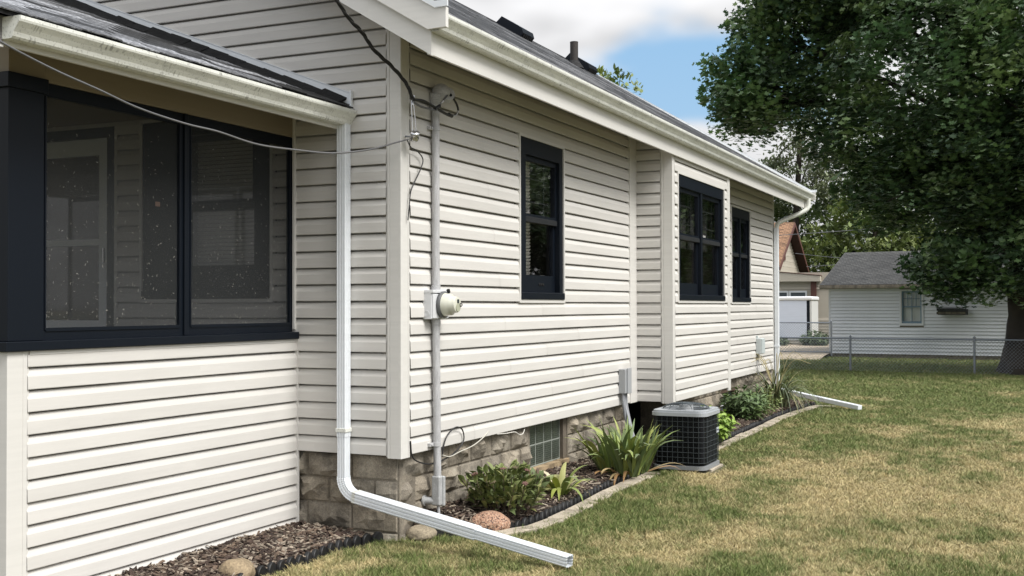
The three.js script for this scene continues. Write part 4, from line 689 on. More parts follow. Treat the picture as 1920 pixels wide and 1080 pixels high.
{ // iris clump
  const R = rng(31), t = thing('iris_clump', 'large clump of sword-shaped iris leaves in front of the air conditioner', 'plant', [0.50, 0.06, -3.62]);
  const gs = [0, 1, 2, 3].map((i) => blade(0.56, 0.042 + i * 0.004, 0.08 + i * 0.17, 7, i * 0.05)), ms = [[0.19, 0.26, 0.07], [0.25, 0.31, 0.075], [0.14, 0.2, 0.075], [0.32, 0.36, 0.095], [0.125, 0.17, 0.06]].map((c) => M.leaf(c, 0.2)), dry = [[0.42, 0.32, 0.16], [0.36, 0.21, 0.09]].map((c) => M.leaf(c, 0.1));
  for (let f = 0; f < 24; f++) { // fans
    const cx = (R() - 0.5) * 0.34, cz = (R() - 0.5) * 0.74, a0 = Math.atan2(cx, cz), lean = Math.hypot(cx, cz) * 1.5;
    for (let k = 0; k < 6; k++) { const m = mesh('leaf', gs[Math.floor(R() * 4)], ms[Math.floor(R() * 5)], t), s = 0.62 + R() * 0.5; m.position.set(cx + (R() - 0.5) * 0.05, -0.01, cz + (R() - 0.5) * 0.05); m.rotation.order = 'YXZ'; m.rotation.set(lean * (0.5 + R() * 0.8) + (R() - 0.3) * 0.16, a0 + (R() - 0.5) * 1.3, (k - 2.5) * 0.11); m.scale.set(1, s, s); }
  }
  for (let k = 0; k < 16; k++) { const m = mesh('dry_leaf', gs[2 + k % 2], dry[k % 2], t), a = R() * 6.28; m.position.set(Math.sin(a) * 0.2, 0.0, Math.cos(a) * 0.3 - (k % 3 ? 0 : 0.1)); m.rotation.order = 'YXZ'; m.rotation.set(1.05 + R() * 0.3, a + (R() - 0.5) * 0.8, 0); m.scale.set(0.8, 0.5 + R() * 0.3, 0.6); }
}
{ // sedum
  const R = rng(52), t = thing('sedum_bush', 'low sedum bush with broad green leaves and brownish buds behind the granite boulder', 'plant', [0.40, 0.07, -0.98]);
  const lg = [oval(0.08, 0.042), oval(0.07, 0.038, 0.35), oval(0.09, 0.046, 0.15)], lm = [[0.135, 0.175, 0.05], [0.17, 0.205, 0.06], [0.10, 0.135, 0.042], [0.2, 0.205, 0.065]].map((c) => M.leaf(c, 0.15)), sm = std(lin(0.11, 0.08, 0.055), 0.7), fm = [std(lin(0.16, 0.085, 0.07), 0.9), std(lin(0.13, 0.105, 0.06), 0.9)];
  for (let k = 0; k < 33; k++) {
    const a = k * 2.4, r = 0.19 * Math.sqrt((k + 0.5) / 33), bx = Math.sin(a) * r, bz = Math.cos(a) * r, lean = 0.06 + 2.5 * r, L = 0.35 + R() * 0.07 - r * 0.35;
    const s = sub('stem', t, [bx, 0, bz]); s.rotation.order = 'YXZ'; s.rotation.set(lean * (0.8 + R() * 0.4), a + (R() - 0.5) * 0.6, 0);
    mesh('stalk', rod([0, 0, 0], [0, L, 0], 0.006, 5, 0.004), sm, s);
    for (let i = 0; i < 9; i++) { const m = mesh('leaf', lg[Math.floor(R() * 3)], lm[Math.floor(R() * 4)], s); m.position.set(0, L * (0.2 + 0.78 * i / 9), 0); m.rotation.order = 'YXZ'; m.rotation.set(-0.7 - 0.5 * i / 9 + (R() - 0.5) * 0.4, i * 2.5 + R() * 0.6, 0); m.scale.setScalar(0.8 + R() * 0.5); }
    if (k % 3 === 0) { const g = []; for (let i = 0; i < 16; i++) { const q = i * 2.4, w = 0.024 * Math.sqrt(i / 16); g.push(new THREE.IcosahedronGeometry(0.006 + R() * 0.003, 0).translate(Math.sin(q) * w, L + 0.012 - w * 0.3, Math.cos(q) * w)); } mesh('flower_head', g, fm[k % 2], s); }
  }
  const inner = []; for (let i = 0; i < 420; i++) { const a = R() * 6.283, r = 0.27 * Math.sqrt(R()), y = 0.04 + (0.34 - 2.6 * r * r) * (0.25 + 0.75 * R()); inner.push(lg[i % 3].clone().rotateX(-0.4 - R() * 0.8).rotateY(a + (R() - 0.5) * 1.6).translate(Math.sin(a) * r, y, Math.cos(a) * r)); }
  mesh('inner_foliage', inner, lm[1], t).userData.kind = 'stuff';
}
{ // hosta
  const R = rng(8), t = thing('hosta_plant', 'small yellow-green hosta with arching leaves beside the basement window', 'plant', [0.47, 0.06, -1.95]), ms = [[0.30, 0.34, 0.06], [0.22, 0.28, 0.06], [0.42, 0.42, 0.16], [0.15, 0.20, 0.05]].map((c) => M.leaf(c, 0.25)), dry = M.leaf([0.55, 0.48, 0.33], 0.1);
  const gs = [blade(0.34, 0.075, 0.9, 8, 0.15), blade(0.36, 0.062, 0.55, 8, 0.1), blade(0.28, 0.07, 1.3, 8, 0.3)];
  for (let k = 0; k < 24; k++) { const m = mesh('leaf', gs[k % 3], k % 8 === 7 ? dry : ms[Math.floor(R() * 4)], t), a = k * 2.4; m.position.set(Math.sin(a) * 0.03, 0, Math.cos(a) * 0.03); m.rotation.order = 'YXZ'; m.rotation.set(0.12 + (k / 24) * 0.55 + R() * 0.15, a, 0); m.scale.setScalar(k < 6 ? 1.0 : 0.75 + R() * 0.25); }
}
function leafyBush(name, label, pos, n, H, spread, leafL, leafW, cols, seed, per = 16) { // stems with their leaves joined, one mesh a stem
  const R = rng(seed), t = thing(name, label, 'plant', pos), ms = cols.map((c) => M.leaf(c, 0.2)), lf = oval(leafL, leafW, 0.2);
  for (let k = 0; k < n; k++) {
    const a = k * 2.4, r = spread * Math.sqrt((k + 0.5) / n), L = H * (0.78 + R() * 0.3) * (1 - 0.35 * (r / spread) ** 2), g = [rod([0, 0, 0], [0, L * 0.96, 0], 0.005, 4, 0.003)];
    for (let i = 0; i < per; i++) { const l = lf.clone().scale(0.7 + R() * 0.6, 1, 0.7 + R() * 0.6); l.rotateX(-0.75 + R() * 0.9).rotateY(i * 2.4 + R()).translate(0, L * (0.22 + 0.78 * i / per), 0); g.push(l); }
    const m = mesh('leafy_stem', g, ms[Math.floor(R() * ms.length)], t); m.position.set(Math.sin(a) * r * 0.5, 0, Math.cos(a) * r * 0.5); m.rotation.order = 'YXZ'; m.rotation.set((r / spread) * 0.62 + (R() - 0.5) * 0.15, a, 0);
  }
}
leafyBush('peony_bush', 'rounded dark green bush with pointed leaves along the rear foundation', [0.36, 0.06, -9.3], 44, 0.52, 0.36, 0.1, 0.036, [[0.10, 0.165, 0.046], [0.13, 0.2, 0.055], [0.08, 0.13, 0.042]], 61, 20);
leafyBush('lime_bush', 'bright lime green leafy plant just behind the air conditioner', [0.56, 0.05, -6.6], 40, 0.44, 0.36, 0.085, 0.05, [[0.24, 0.36, 0.045], [0.19, 0.30, 0.04], [0.28, 0.40, 0.07]], 62, 16);
leafyBush('weed_plant', 'pale green weedy plant beside the dark green bush', [0.46, 0.06, -10.2], 12, 0.5, 0.2, 0.06, 0.03, [[0.22, 0.28, 0.08], [0.16, 0.22, 0.06]], 63, 12);
{ // day lily by the rear corner
  const R = rng(71), t = thing('daylily_clump', 'tall arching grassy daylily clump at the rear house corner', 'plant', [0.36, 0.04, -11.5]), ms = [[0.085, 0.115, 0.045], [0.12, 0.15, 0.055], [0.065, 0.09, 0.04], [0.27, 0.25, 0.11]].map((c) => M.leaf(c, 0.2)), gs = [blade(0.8, 0.022, 1.2, 9, 0.2), blade(0.85, 0.02, 0.7, 9, 0.1), blade(0.7, 0.024, 1.7, 9, 0.4)];
  for (let k = 0; k < 170; k++) { const m = mesh('leaf', gs[k % 3], ms[R() < 0.14 ? 3 : Math.floor(R() * 3)], t), a = R() * 6.28, r = Math.sqrt(R()) * 0.2; m.position.set(Math.sin(a) * r, 0, Math.cos(a) * r); m.rotation.order = 'YXZ'; m.rotation.set(0.05 + r * 1.6 * R(), a + (R() - 0.5), 0); m.scale.setScalar(0.6 + R() * 0.55); }
  const straw = std(lin(0.4, 0.34, 0.18), 0.8); for (let k = 0; k < 14; k++) { const a = R() * 6.28; mesh('dry_stalk', tube([[0, 0, 0], [Math.sin(a) * 0.1, 0.5, Math.cos(a) * 0.1], [Math.sin(a) * 0.3, 0.8 + R() * 0.15, Math.cos(a) * 0.3], [Math.sin(a) * 0.55, 0.85 - R() * 0.2, Math.cos(a) * 0.55]], 0.004, 14, 4), straw, t); }
}
{ // standing grass
  const tuft = (seed, n, H) => { const r = rng(seed), pos = []; for (let i = 0; i < n; i++) { const a = r() * 6.28, d = r() * 0.032, x = Math.sin(a) * d, z = Math.cos(a) * d, h = H * (0.45 + r() * 0.75), w = 0.0021 + r() * 0.0016, b = r() * 6.28, lx = Math.sin(b) * h * (0.25 + r() * 0.8), lz = Math.cos(b) * h * (0.25 + r() * 0.8), q = r() * 6.28, ux = Math.cos(q) * w, uz = Math.sin(q) * w; const m = [x + lx * 0.35, h * 0.6, z + lz * 0.35], tp = [x + lx, h, z + lz]; pos.push(x - ux, 0, z - uz, x + ux, 0, z + uz, m[0] + ux * 0.8, m[1], m[2] + uz * 0.8, x - ux, 0, z - uz, m[0] + ux * 0.8, m[1], m[2] + uz * 0.8, m[0] - ux * 0.8, m[1], m[2] - uz * 0.8, m[0] - ux * 0.8, m[1], m[2] - uz * 0.8, m[0] + ux * 0.8, m[1], m[2] + uz * 0.8, ...tp); } const g = new THREE.BufferGeometry(); g.setAttribute('position', new THREE.Float32BufferAttribute(pos, 3)); g.computeVertexNormals(); return g; };
  const R = rng(2024), spots = [], f = V(-Math.sin(0.42955), 0, -Math.cos(0.42955)), rt = V(Math.cos(0.42955), 0, -Math.sin(0.42955)), free = (x, z) => {
    if (z < 0 && z > -13.1 && x < edgeX(EDGE, z) + 0.12 + hash(Math.floor(z * 30), 1, 2) * 0.07) return false; if (z >= 0 && x < edgeX(EDGE_L, Math.max(z, 0.03)) + 0.05) return false; if (z > -0.45 && z < 0 && x < 0.12) return false; if (z < 0 && x < 0) return z < -13.3; if (x > 0.46 && x < 1.25 && z > -4.98 && z < -4.16) return false; return z > -34.5; };
  for (let d = 6.6; d < 42;) { // rings outward from where the camera stands, thinner far away
    const step = 0.02 * d / 7 * 1.15, half = d * 0.47 + 1.6, dens = clamp(2300 * (7 / d) ** 1.75, 60, 2300), n = Math.round(2 * half * step * dens);
    for (let i = 0; i < n; i++) { const u = (R() * 2 - 1) * half, dd = d + R() * step, x = 4.2968 + f.x * dd + rt.x * u, z = 7.397 + f.z * dd + rt.z * u; if (free(x, z)) spots.push([x, z, d]); }
    d += step;
  }
  const kinds = [tuft(1, 13, 0.046), tuft(2, 13, 0.042), tuft(3, 14, 0.05)], lists = [[], [], []]; for (const s of spots) lists[Math.floor(R() * 3)].push(s);
  lists.forEach((l, k) => {
    const im = new THREE.InstancedMesh(kinds[k], std(0xffffff, 0.75, { side: THREE.DoubleSide }), l.length), m = new THREE.Matrix4(), q = new THREE.Quaternion(), c = new THREE.Color(), up = V(0, 1, 0);
    l.forEach(([x, z, d], i) => { q.setFromAxisAngle(up, R() * 6.28); const w = Math.max(1, d / 10.5), dry = dryness(x, z), h = (0.5 + R() * 0.55 + (R() < 0.05 ? 0.6 : 0)) * (0.8 + 0.35 * (1 - dry)); m.compose(V(x, (fbm(x * 0.7, z * 0.7, 2, 0, 3) - 0.5) * 0.03 - 0.016, z), q, V(w, h * (1 + (w - 1) * 0.12), w)); im.setMatrixAt(i, m); const t = clamp(dry + (R() - 0.5) * 0.8); c.setRGB(...grassCol(t, R())); im.setColorAt(i, c); });
    im.name = numbered('grass_blades'); im.userData = { kind: 'stuff', label: 'short dry and green grass blades of the lawn', category: 'grass', group: 'lawn grass' }; im.castShadow = im.receiveShadow = true; scene.add(im);
  });
  console.log('grass tufts', spots.length);
}

// ---------------------------------------------------------------- behind the house
{ // white garage
  const g = thing('garage', 'white sided garage with grey shingle roof behind the chain link fence', 'garage', [-2.14, 0.155, -32.0], -0.105), Wd = 6.35, Dp = 6.6;
  const white = [0, 1].map((i) => std(lin(0.76 + i * 0.03, 0.79 + i * 0.03, 0.84 + i * 0.03), 0.55, { map: T.vinyl })), tr = std(lin(0.68, 0.70, 0.72), 0.5, { map: T.vinyl }), WN = { u0: 2.52, u1: 3.34, y0: 1.02, y1: 2.3 };
  const fw = sub('front_wall', g);
  for (let k = 0; k < 20; k++) { const y = 0.0 + k * 0.12, h = 0.117; const runs = WN.y0 < y + h && WN.y1 > y ? [[0.06, WN.u0], [WN.u1, Wd - 0.06]] : [[0.06, Wd - 0.06]]; for (const [a, b] of runs) mesh('siding', extr([[0, 0], [0.026, 0], [0.006, h - 0.008], [-0.01, h], [-0.01, 0]], b - a).rotateY(Math.PI / 2).scale(1, 1, -1).translate(a, y, 0), white[k % 2], fw); }
  for (const m of fw.children) m.geometry.computeVertexNormals();
  solidWall(fw, 0, Wd, -0.3, 2.4, -0.15, -0.002, [WN], M.inside); mesh('footing', box2(0.02, Wd - 0.02, -0.35, -0.012, -0.1, 0.0), M.mortar, fw);
  mesh('corner_board', [box2(0, 0.07, 0, 2.4, -0.05, 0.02), box2(Wd - 0.07, Wd, 0, 2.4, -0.05, 0.02)], tr, fw);
  mesh('side_wall', [extr([[0, 0], [-Dp, 0], [-Dp, 2.4], [-Dp / 2, 3.9], [0, 2.4]], 0.1).rotateY(Math.PI / 2).scale(1, 1, 1).translate(0, 0, 0).applyMatrix4(new THREE.Matrix4().makeScale(1, 1, -1)).translate(0, 0, -0.16)], white[0], g);
  mesh('back_wall', [box2(0, Wd, 0, 2.4, -Dp, -Dp + 0.1), box2(Wd - 0.1, Wd, 0, 2.4, -Dp, -0.16)], white[0], g);
  const w = sub('window', fw), blue = std(lin(0.16, 0.24, 0.30), 0.5);
  mesh('trim', ring(WN.u0, WN.u1, WN.y0, WN.y1, 0.07, 0.07, 0.06, 0.08, -0.02, 0.05), tr, w); mesh('sash', [...ring(WN.u0 + 0.06, WN.u1 - 0.06, WN.y0 + 0.06, WN.y1 - 0.06, 0.06, 0.06, 0.05, 0.09, -0.08, 0.0), box2(WN.u0 + 0.12, WN.u1 - 0.12, 1.66, 1.71, -0.075, -0.01)], blue, w);
  mesh('muntin', [box2(2.915, 2.94, 1.13, 2.2, -0.06, -0.02), box2(2.64, 3.22, 1.96, 1.98, -0.06, -0.02), box2(2.78, 2.80, 1.71, 2.2, -0.06, -0.02), box2(3.06, 3.08, 1.71, 2.2, -0.06, -0.02)], blue, w); mesh('pane', box2(2.63, 3.23, 1.1, 2.22, -0.05, -0.045), M.pane, w); mesh('curtain', box2(2.6, 3.26, 1.1, 2.22, -0.14, -0.12), std(lin(0.62, 0.65, 0.62), 0.8), w);
  const ro = sub('roof', g), sl = 0.37, L = 3.3, list = [], R = rng(3), z1 = 0.3, yA = 2.48;
  mesh('deck', [extr([[z1, yA], [-L, yA + (L + z1) * sl], [-2 * L - z1, yA], [-2 * L - z1, yA - 0.08], [-L, yA + (L + z1) * sl - 0.08], [z1, yA - 0.08]], Wd + 0.5).rotateY(-Math.PI / 2).applyMatrix4(new THREE.Matrix4().makeScale(1, 1, 1)).translate(Wd + 0.25, 0, 0)], M.deck, ro);
  const a = Math.atan(sl), len = (L + z1) / Math.cos(a), n = Math.floor(len / 0.14);
  for (let k = 0; k < n; k++) for (let x = -0.25 - (k % 2 ? 0.15 : 0); x < Wd + 0.25; x += 0.3) { const p = Math.max(-0.25, x), q = Math.min(Wd + 0.25, x + 0.297); if (q - p < 0.03) continue; const t = 0.75 + R() * 0.5 + 0.5 * (fbm(x * 0.7, k * 0.3, 3, 0, 2) - 0.5) + (k > n - 3 ? 0.25 : 0), b = metres(new THREE.BoxGeometry(q - p, 0.008, 0.155).toNonIndexed()), c = new Float32Array(b.attributes.position.count * 3); for (let i = 0; i < c.length; i += 3) { c[i] = 0.125 * t; c[i + 1] = 0.122 * t; c[i + 2] = 0.116 * t; } b.setAttribute('color', new THREE.BufferAttribute(c, 3)); list.push(b.rotateX(0.03).translate((p + q) / 2, 0.009, -(k + 0.5) * 0.14).rotateX(a).translate(0, yA, z1)); }
  const sh = mesh('shingles', list, M.shingle, ro); sh.userData.kind = 'stuff';
  mesh('fascia', [box2(-0.25, Wd + 0.25, 2.34, 2.475, 0.28, 0.31), box2(-0.25, Wd + 0.25, 2.36, 2.44, 0.312, 0.38)], std(lin(0.30, 0.28, 0.25), 0.7, { map: T.stone }), ro); mesh('soffit', box2(-0.25, Wd + 0.25, 2.335, 2.35, 0.025, 0.275), tr, ro);
  mesh('downspout', [tube([[Wd - 0.03, 2.35, 0.1], [Wd - 0.03, 1.2, 0.08], [Wd - 0.03, 0.1, 0.08], [Wd - 0.1, -0.05, 0.25]], 0.035, 24, 8)], tr, ro);
  const pb = thing('wall_planter', 'dark weathered wooden box bracketed to the white garage wall', 'planter', [1.73, 1.43, -31.38], -0.105); pb.scale.setScalar(0.91); g.scale.setScalar(0.91);
  mesh('slat', [box2(-0.47, 0.47, 0.02, 0.11, 0.1, 0.14)], std(lin(0.14, 0.13, 0.085), 0.8, { map: T.bark }), pb); mesh('slat', [box2(-0.47, 0.5, 0.14, 0.22, 0.1, 0.14)], std(lin(0.035, 0.045, 0.04), 0.8, { map: T.bark }), pb); mesh('box', [box2(-0.44, 0.52, 0, 0.2, -0.12, 0.1), box2(-0.47, 0.4, 0.225, 0.25, -0.1, 0.15)], std(lin(0.02, 0.025, 0.022), 0.8), pb);
}
function tree(name, label, pos, trunk, lobes, n, per, size, cols, seed, opt = {}) { // trunk, limbs to each lobe, and a crown of separate leaves hung in clumps
  const R = rng(seed), t = thing(name, label, 'tree', pos, 0, opt.group), P = V(...pos);
  const tk = []; { const pts = trunk.path.map((p) => V(...p)), c = new THREE.CatmullRomCurve3(pts), g = new THREE.TubeGeometry(c, 24, 1, 14, false), p = g.attributes.position; for (let i = 0; i <= 24; i++) { const q = c.getPoint(i / 24), r = trunk.r * lerp(1, 0.45, i / 24) * (1 + 0.9 * Math.exp(-i / 2.2)); for (let j = 0; j <= 14; j++) { const k = i * 15 + j, d = V(p.getX(k), p.getY(k), p.getZ(k)).sub(q), s = r * (1 + 0.18 * Math.sin(j * 1.8 + i * 0.2) * Math.exp(-i / 8) + 0.1 * (vnoise((j % 14) * 1.7, i * 0.7, 0, seed) - 0.5)); p.setXYZ(k, q.x + d.x * s, q.y + d.y * Math.min(s, 1), q.z + d.z * s); } } g.computeVertexNormals(); tk.push(g); }
  mesh('trunk', tk, M.bark, t);
  const top = V(...trunk.path[trunk.path.length - 1]), lg = [];
  for (const [x, y, z, rx, ry] of lobes) { const e = V(x, y, z), s = V(...trunk.path[Math.max(1, trunk.path.length - 2)]).lerp(top, R()), m = s.clone().lerp(e, 0.5).add(V(0, 0.25, 0)); lg.push(new THREE.TubeGeometry(new THREE.CatmullRomCurve3([s, m, e]), 10, trunk.r * 0.14, 6)); for (let i = 0; i < 5; i++) { const q = e.clone().add(V((R() - 0.5) * rx * 1.5, (R() - 0.4) * ry * 1.4, (R() - 0.5) * rx * 1.4)); lg.push(new THREE.TubeGeometry(new THREE.CatmullRomCurve3([m.clone().lerp(e, R()), e.clone().lerp(q, 0.5).add(V(0, 0.1, 0)), q]), 6, trunk.r * 0.05, 5)); } }
  mesh('limbs', lg, M.bark, t);
  const shape = opt.maple ? [[0, -0.1], [0.12, 0.18], [0.5, 0.12], [0.36, 0.36], [0.55, 0.62], [0.24, 0.6], [0, 1], [-0.24, 0.6], [-0.55, 0.62], [-0.36, 0.36], [-0.5, 0.12], [-0.12, 0.18]] : [[0, 0], [0.26, 0.3], [0.22, 0.65], [0, 1], [-0.22, 0.65], [-0.26, 0.3]];
  const lf = new THREE.ShapeGeometry(new THREE.Shape(shape.map((p) => new THREE.Vector2(...p)))), lp = lf.attributes.position; for (let i = 0; i < lp.count; i++) lp.setZ(i, -0.22 * Math.abs(lp.getX(i)) - 0.15 * lp.getY(i) ** 2); lf.computeVertexNormals();
  const vol = lobes.map(([, , , a, b, c]) => (a * b * (c ?? a)) ** 0.72), tot = vol.reduce((a, b) => a + b), count = n * per, im = new THREE.InstancedMesh(lf, M.leaf([1, 1, 1], opt.thru ?? 0.25), count), m = new THREE.Matrix4(), q = new THREE.Quaternion(), e = new THREE.Euler(0, 0, 0, 'YXZ'), c = new THREE.Color(); let i = 0;
  for (let k = 0; k < n; k++) {
    let v = R() * tot, l = 0; while (l < lobes.length - 1 && v > vol[l]) v -= vol[l++]; const [x, y, z, rx, ry, rz = rx] = lobes[l];
    const ct = R() * 2 - 1, ph = R() * 6.283, st = Math.sqrt(1 - ct * ct), rad = (opt.shell ?? 0.55) + (1 - (opt.shell ?? 0.55)) * R() ** 0.6, d = V(st * Math.cos(ph), ct, st * Math.sin(ph)), cc = V(x + d.x * rx * rad, y + d.y * ry * rad, z + d.z * rz * rad), cr = (opt.clump ?? 0.5) * (0.6 + R() * 0.7), hue = R(), base = cols[Math.floor(R() * cols.length)];
    for (let j = 0; j < per; j++, i++) {
      const a = R() * 6.283, r = Math.sqrt(R()) * cr, out = Math.atan2(d.x, d.z); e.set(0.5 + R() * 1.3 - 0.3 * ct, a * 0.5 + out + (R() - 0.5) * 2.6, (R() - 0.5) * 1.3); q.setFromEuler(e); const s = size * (0.65 + R() * 0.6);
      m.compose(V(cc.x + Math.sin(a) * r, cc.y + (R() - 0.5) * cr * 1.15 - r * 0.3, cc.z + Math.cos(a) * r), q, V(s, s, s)); im.setMatrixAt(i, m); const b = 0.6 + hue * 0.45 + R() * 0.5; c.setRGB(base[0] * b, base[1] * b, base[2] * b); im.setColorAt(i, c);
    }
  }
  im.name = 'crown'; im.userData.kind = 'stuff'; im.castShadow = im.receiveShadow = true; t.add(im); return t;
}
// the big maple at the fence; lobes are centre and radii in metres from its foot
tree('maple_tree', 'big dark green maple tree with thick trunk shading the garage', [4.05, 0, -24.1], { r: 0.47, path: [[0, -0.1, 0], [-0.05, 0.6, 0], [-0.12, 1.8, 0.05], [-0.1, 3.2, 0], [0.1, 5, 0], [0.0, 7, 0]] },
  [[-2.1, 7.9, 0.2, 3.7, 4.4, 3.6], [-3.6, 11.6, 0, 3.6, 2.9, 3.6], [1.6, 7.0, 0, 4.2, 4.6, 4], [-6.6, 7.55, 0.6, 1.4, 1.25, 1.6], [-7.0, 7.15, 0.6, 0.85, 0.75, 1.0], [-5.9, 8.9, 0.3, 1.5, 1.7, 1.5], [-1.5, 5.1, 0.3, 2.6, 1.5, 2.2], [-3.3, 4.75, 0, 1.1, 0.9, 1.3], [-1.65, 2.7, 0.8, 1.15, 0.75, 1.2], [-0.6, 3.0, 0.9, 1.3, 1.0, 1.2]],
  2300, 74, 0.15, [[0.064, 0.13, 0.048], [0.09, 0.17, 0.058], [0.14, 0.235, 0.078], [0.05, 0.105, 0.044], [0.18, 0.265, 0.09]], 9, { maple: true, clump: 0.55, shell: 0.45, thru: 0.5 });
// trees behind the yards
const yg = [[0.10, 0.145, 0.045], [0.13, 0.175, 0.055], [0.08, 0.12, 0.04]];
tree('ash_tree', 'tall airy grey-green tree with thin foliage above the neighbour roof', [-9.4, 0, -63], { r: 0.3, path: [[0, 0, 0], [0.1, 3, 0], [0.3, 7, 0], [0.6, 12, 0]] }, [[1.6, 11.6, 0, 2.6, 2.4], [0.2, 9.0, 0.4, 2.6, 1.7], [3.0, 8.8, 0, 2.3, 1.7], [-1.4, 10.0, 0, 1.5, 1.0], [3.8, 12.2, 0, 1.9, 1.3]], 210, 40, 0.22, [[0.17, 0.2, 0.10], [0.2, 0.225, 0.12], [0.14, 0.17, 0.09]], 15, { clump: 0.55, shell: 0.3, thru: 0.3 });
[[-9.0, -66, 8.6, 0], [-4.0, -58, 7.2, 1], [0.9, -60, 7.0, 2], [5.2, -58, 7.4, 0], [-14.5, -66, 9.4, 1], [10.5, -60, 8.5, 2]].forEach(([x, z, h, k], i) => {
  const lab = ['bushy yellow-green tree behind the neighbour gable roof', 'light green spreading tree rising above the garage roof end', 'low dull green tree behind the middle of the garage roof', 'green tree showing behind the maple trunk', 'large green tree far behind the house roof line', 'broad green tree beyond the garage right end'][i], s = h / 5;
  tree('yard_tree', lab, [x, 0, z], { r: 0.25, path: [[0, 0, 0], [0.1, h * 0.3, 0], [0, h * 0.5, 0], [0.1, h * 0.8, 0]] }, [[0, h * 0.78, 0, 2.1 * s, 1.5 * s], [-1.6 * s, h * 0.58, 0.4, 1.6 * s, 1.3 * s], [1.7 * s, h * 0.6, 0.2, 1.6 * s, 1.3 * s], [0.2, h * 0.42, 0.8, 2.2 * s, 1.2 * s], [-0.5, h * 0.95, -0.4, 1.2 * s, 0.9 * s]], 330, 40, 0.3, k === 1 ? [[0.15, 0.20, 0.05], [0.12, 0.165, 0.045], [0.18, 0.22, 0.06]] : yg, 100 + i, { clump: 0.6, shell: 0.5, group: 'trees behind the yards' });
});
tree('roof_tree', 'top of a green tree peeking over the main roof ridge', [-7.0, 0, -25], { r: 0.2, path: [[0, 0, 0], [0, 3, 0], [0, 5, 0], [0, 7.7, 0]] }, [[-0.1, 8.25, 0, 0.65, 0.55], [-0.6, 6.4, 0, 1.2, 0.9], [0.5, 6.2, 0.2, 1.0, 0.9]], 60, 26, 0.2, [[0.16, 0.23, 0.055], [0.21, 0.26, 0.065]], 77, { clump: 0.3, shell: 0.3 });
[[10.5, -36, 9.5], [15.5, -31, 9.5], [20, -22, 9.5]].forEach(([x, z, h], i) => tree('side_yard_tree', ['dense green tree beyond the garage in the next yard', 'dense green tree in the next yard right of the maple', 'dense green tree far right of the maple trunk'][i], [x, 0, z], { r: 0.3, path: [[0, 0, 0], [0.1, 2, 0], [0, 4, 0], [0.1, 6, 0]] }, [[0, h * 0.74, 0, 3.2, 2.6], [-1.6, h * 0.45, 0.5, 2.8, 2.4], [1.5, h * 0.45, -0.8, 2.8, 2.4], [0, h * 0.24, 1.0, 3.2, 2.0]], 620, 34, 0.4, [[0.04, 0.075, 0.025], [0.055, 0.09, 0.03]], 140 + i, { clump: 0.8, shell: 0.5, group: 'trees in the next yard' }));
// chain link fences
function chainFence(name, label, pos, turn, posts, H, gate) {
  const t = thing(name, label, 'fence', pos, turn), x0 = posts[0], x1 = posts[posts.length - 1], g = [], st = 0.085;
  for (const x of posts) { const o = mesh('post', [cyl(0.028, 0.028, H + 0.1, 10, 0, (H + 0.04) / 2 - 0.03, 0), new THREE.SphereGeometry(0.034, 8, 6).translate(0, H + 0.05, 0)], M.galv, t); o.position.x = x; }
  mesh('top_rail', [rod([x0, H, 0], [x1, H, 0], 0.021, 8)], M.galv, t);
  for (let x = x0 - H; x < x1; x += st) for (const s of [1, -1]) { let a = [x, 0.03], b = [x + H - 0.03, H]; const ca = Math.max(x0, a[0]), cb = Math.min(x1, b[0]); if (cb - ca < 0.02) continue; const ya = a[1] + (ca - a[0]), yb = a[1] + (cb - a[0]); g.push(s > 0 ? rod([ca, ya, 0.024], [cb, yb, 0.024], 0.0028, 3) : rod([ca, H - ya + 0.03, 0.028], [cb, H - yb + 0.03, 0.028], 0.0028, 3)); }
  const w = mesh('wire_mesh', g, M.galv, t); w.userData.kind = 'stuff'; if (gate) mesh('bottom_rail', [rod([x0, 0.06, 0], [x1, 0.06, 0], 0.018, 8)], M.galv, t); return t;
}
chainFence('chain_link_fence', 'low chain link fence with slim posts across the back yard', [-0.25, 0, -23.75], -0.09, [-6.1, -3.05, 0, 3.04, 6.1, 9.1, 12.1], 0.87);
chainFence('chain_link_gate', 'taller chain link gate closing the drive beside the garage corner', [-5.24, 0.15, -31.6], -0.06, [0, 3.28], 1.02, true);
{ // enclosed trailer
  const t = thing('box_trailer', 'white enclosed box trailer parked behind the chain link gate', 'trailer', [-6.1, 0, -41.6], 0.04), w = std(lin(0.70, 0.75, 0.86), 0.4, { map: T.vinyl });
  mesh('body', [rbox2(-1.6, 1.62, 0.42, 1.95, -1.0, 1.0, 0.02)], w, t); mesh('roof_cap', [rbox2(-1.66, 1.86, 1.95, 2.12, -1.04, 1.04, 0.06)], std(lin(0.82, 0.82, 0.82), 0.4), t);
  mesh('rear_frame', [rbox2(1.62, 1.74, 0.38, 1.95, -1.0, 1.0, 0.01)], M.black, t); mesh('door_edge', [box2(1.745, 1.82, 0.5, 1.93, -0.98, 1.0)], std(lin(0.6, 0.6, 0.58), 0.5), t); mesh('skirt', [box2(-1.6, 1.6, 0.32, 0.415, 0.95, 1.012)], std(lin(0.5, 0.52, 0.54), 0.5), t);
  mesh('fender', [rbox2(-0.75, 0.28, 0.58, 0.78, 0.98, 1.2, 0.06)], M.black, t); for (const z of [-1.05, 1.05]) { const wh = mesh('wheel', at(cyl(0.34, 0.34, 0.2, 22), -0.2, 0.34, z, Math.PI / 2), M.black, t); mesh('rim', at(cyl(0.18, 0.18, 0.22, 16), -0.2, 0.34, z, Math.PI / 2), M.greyBox, wh); }
}
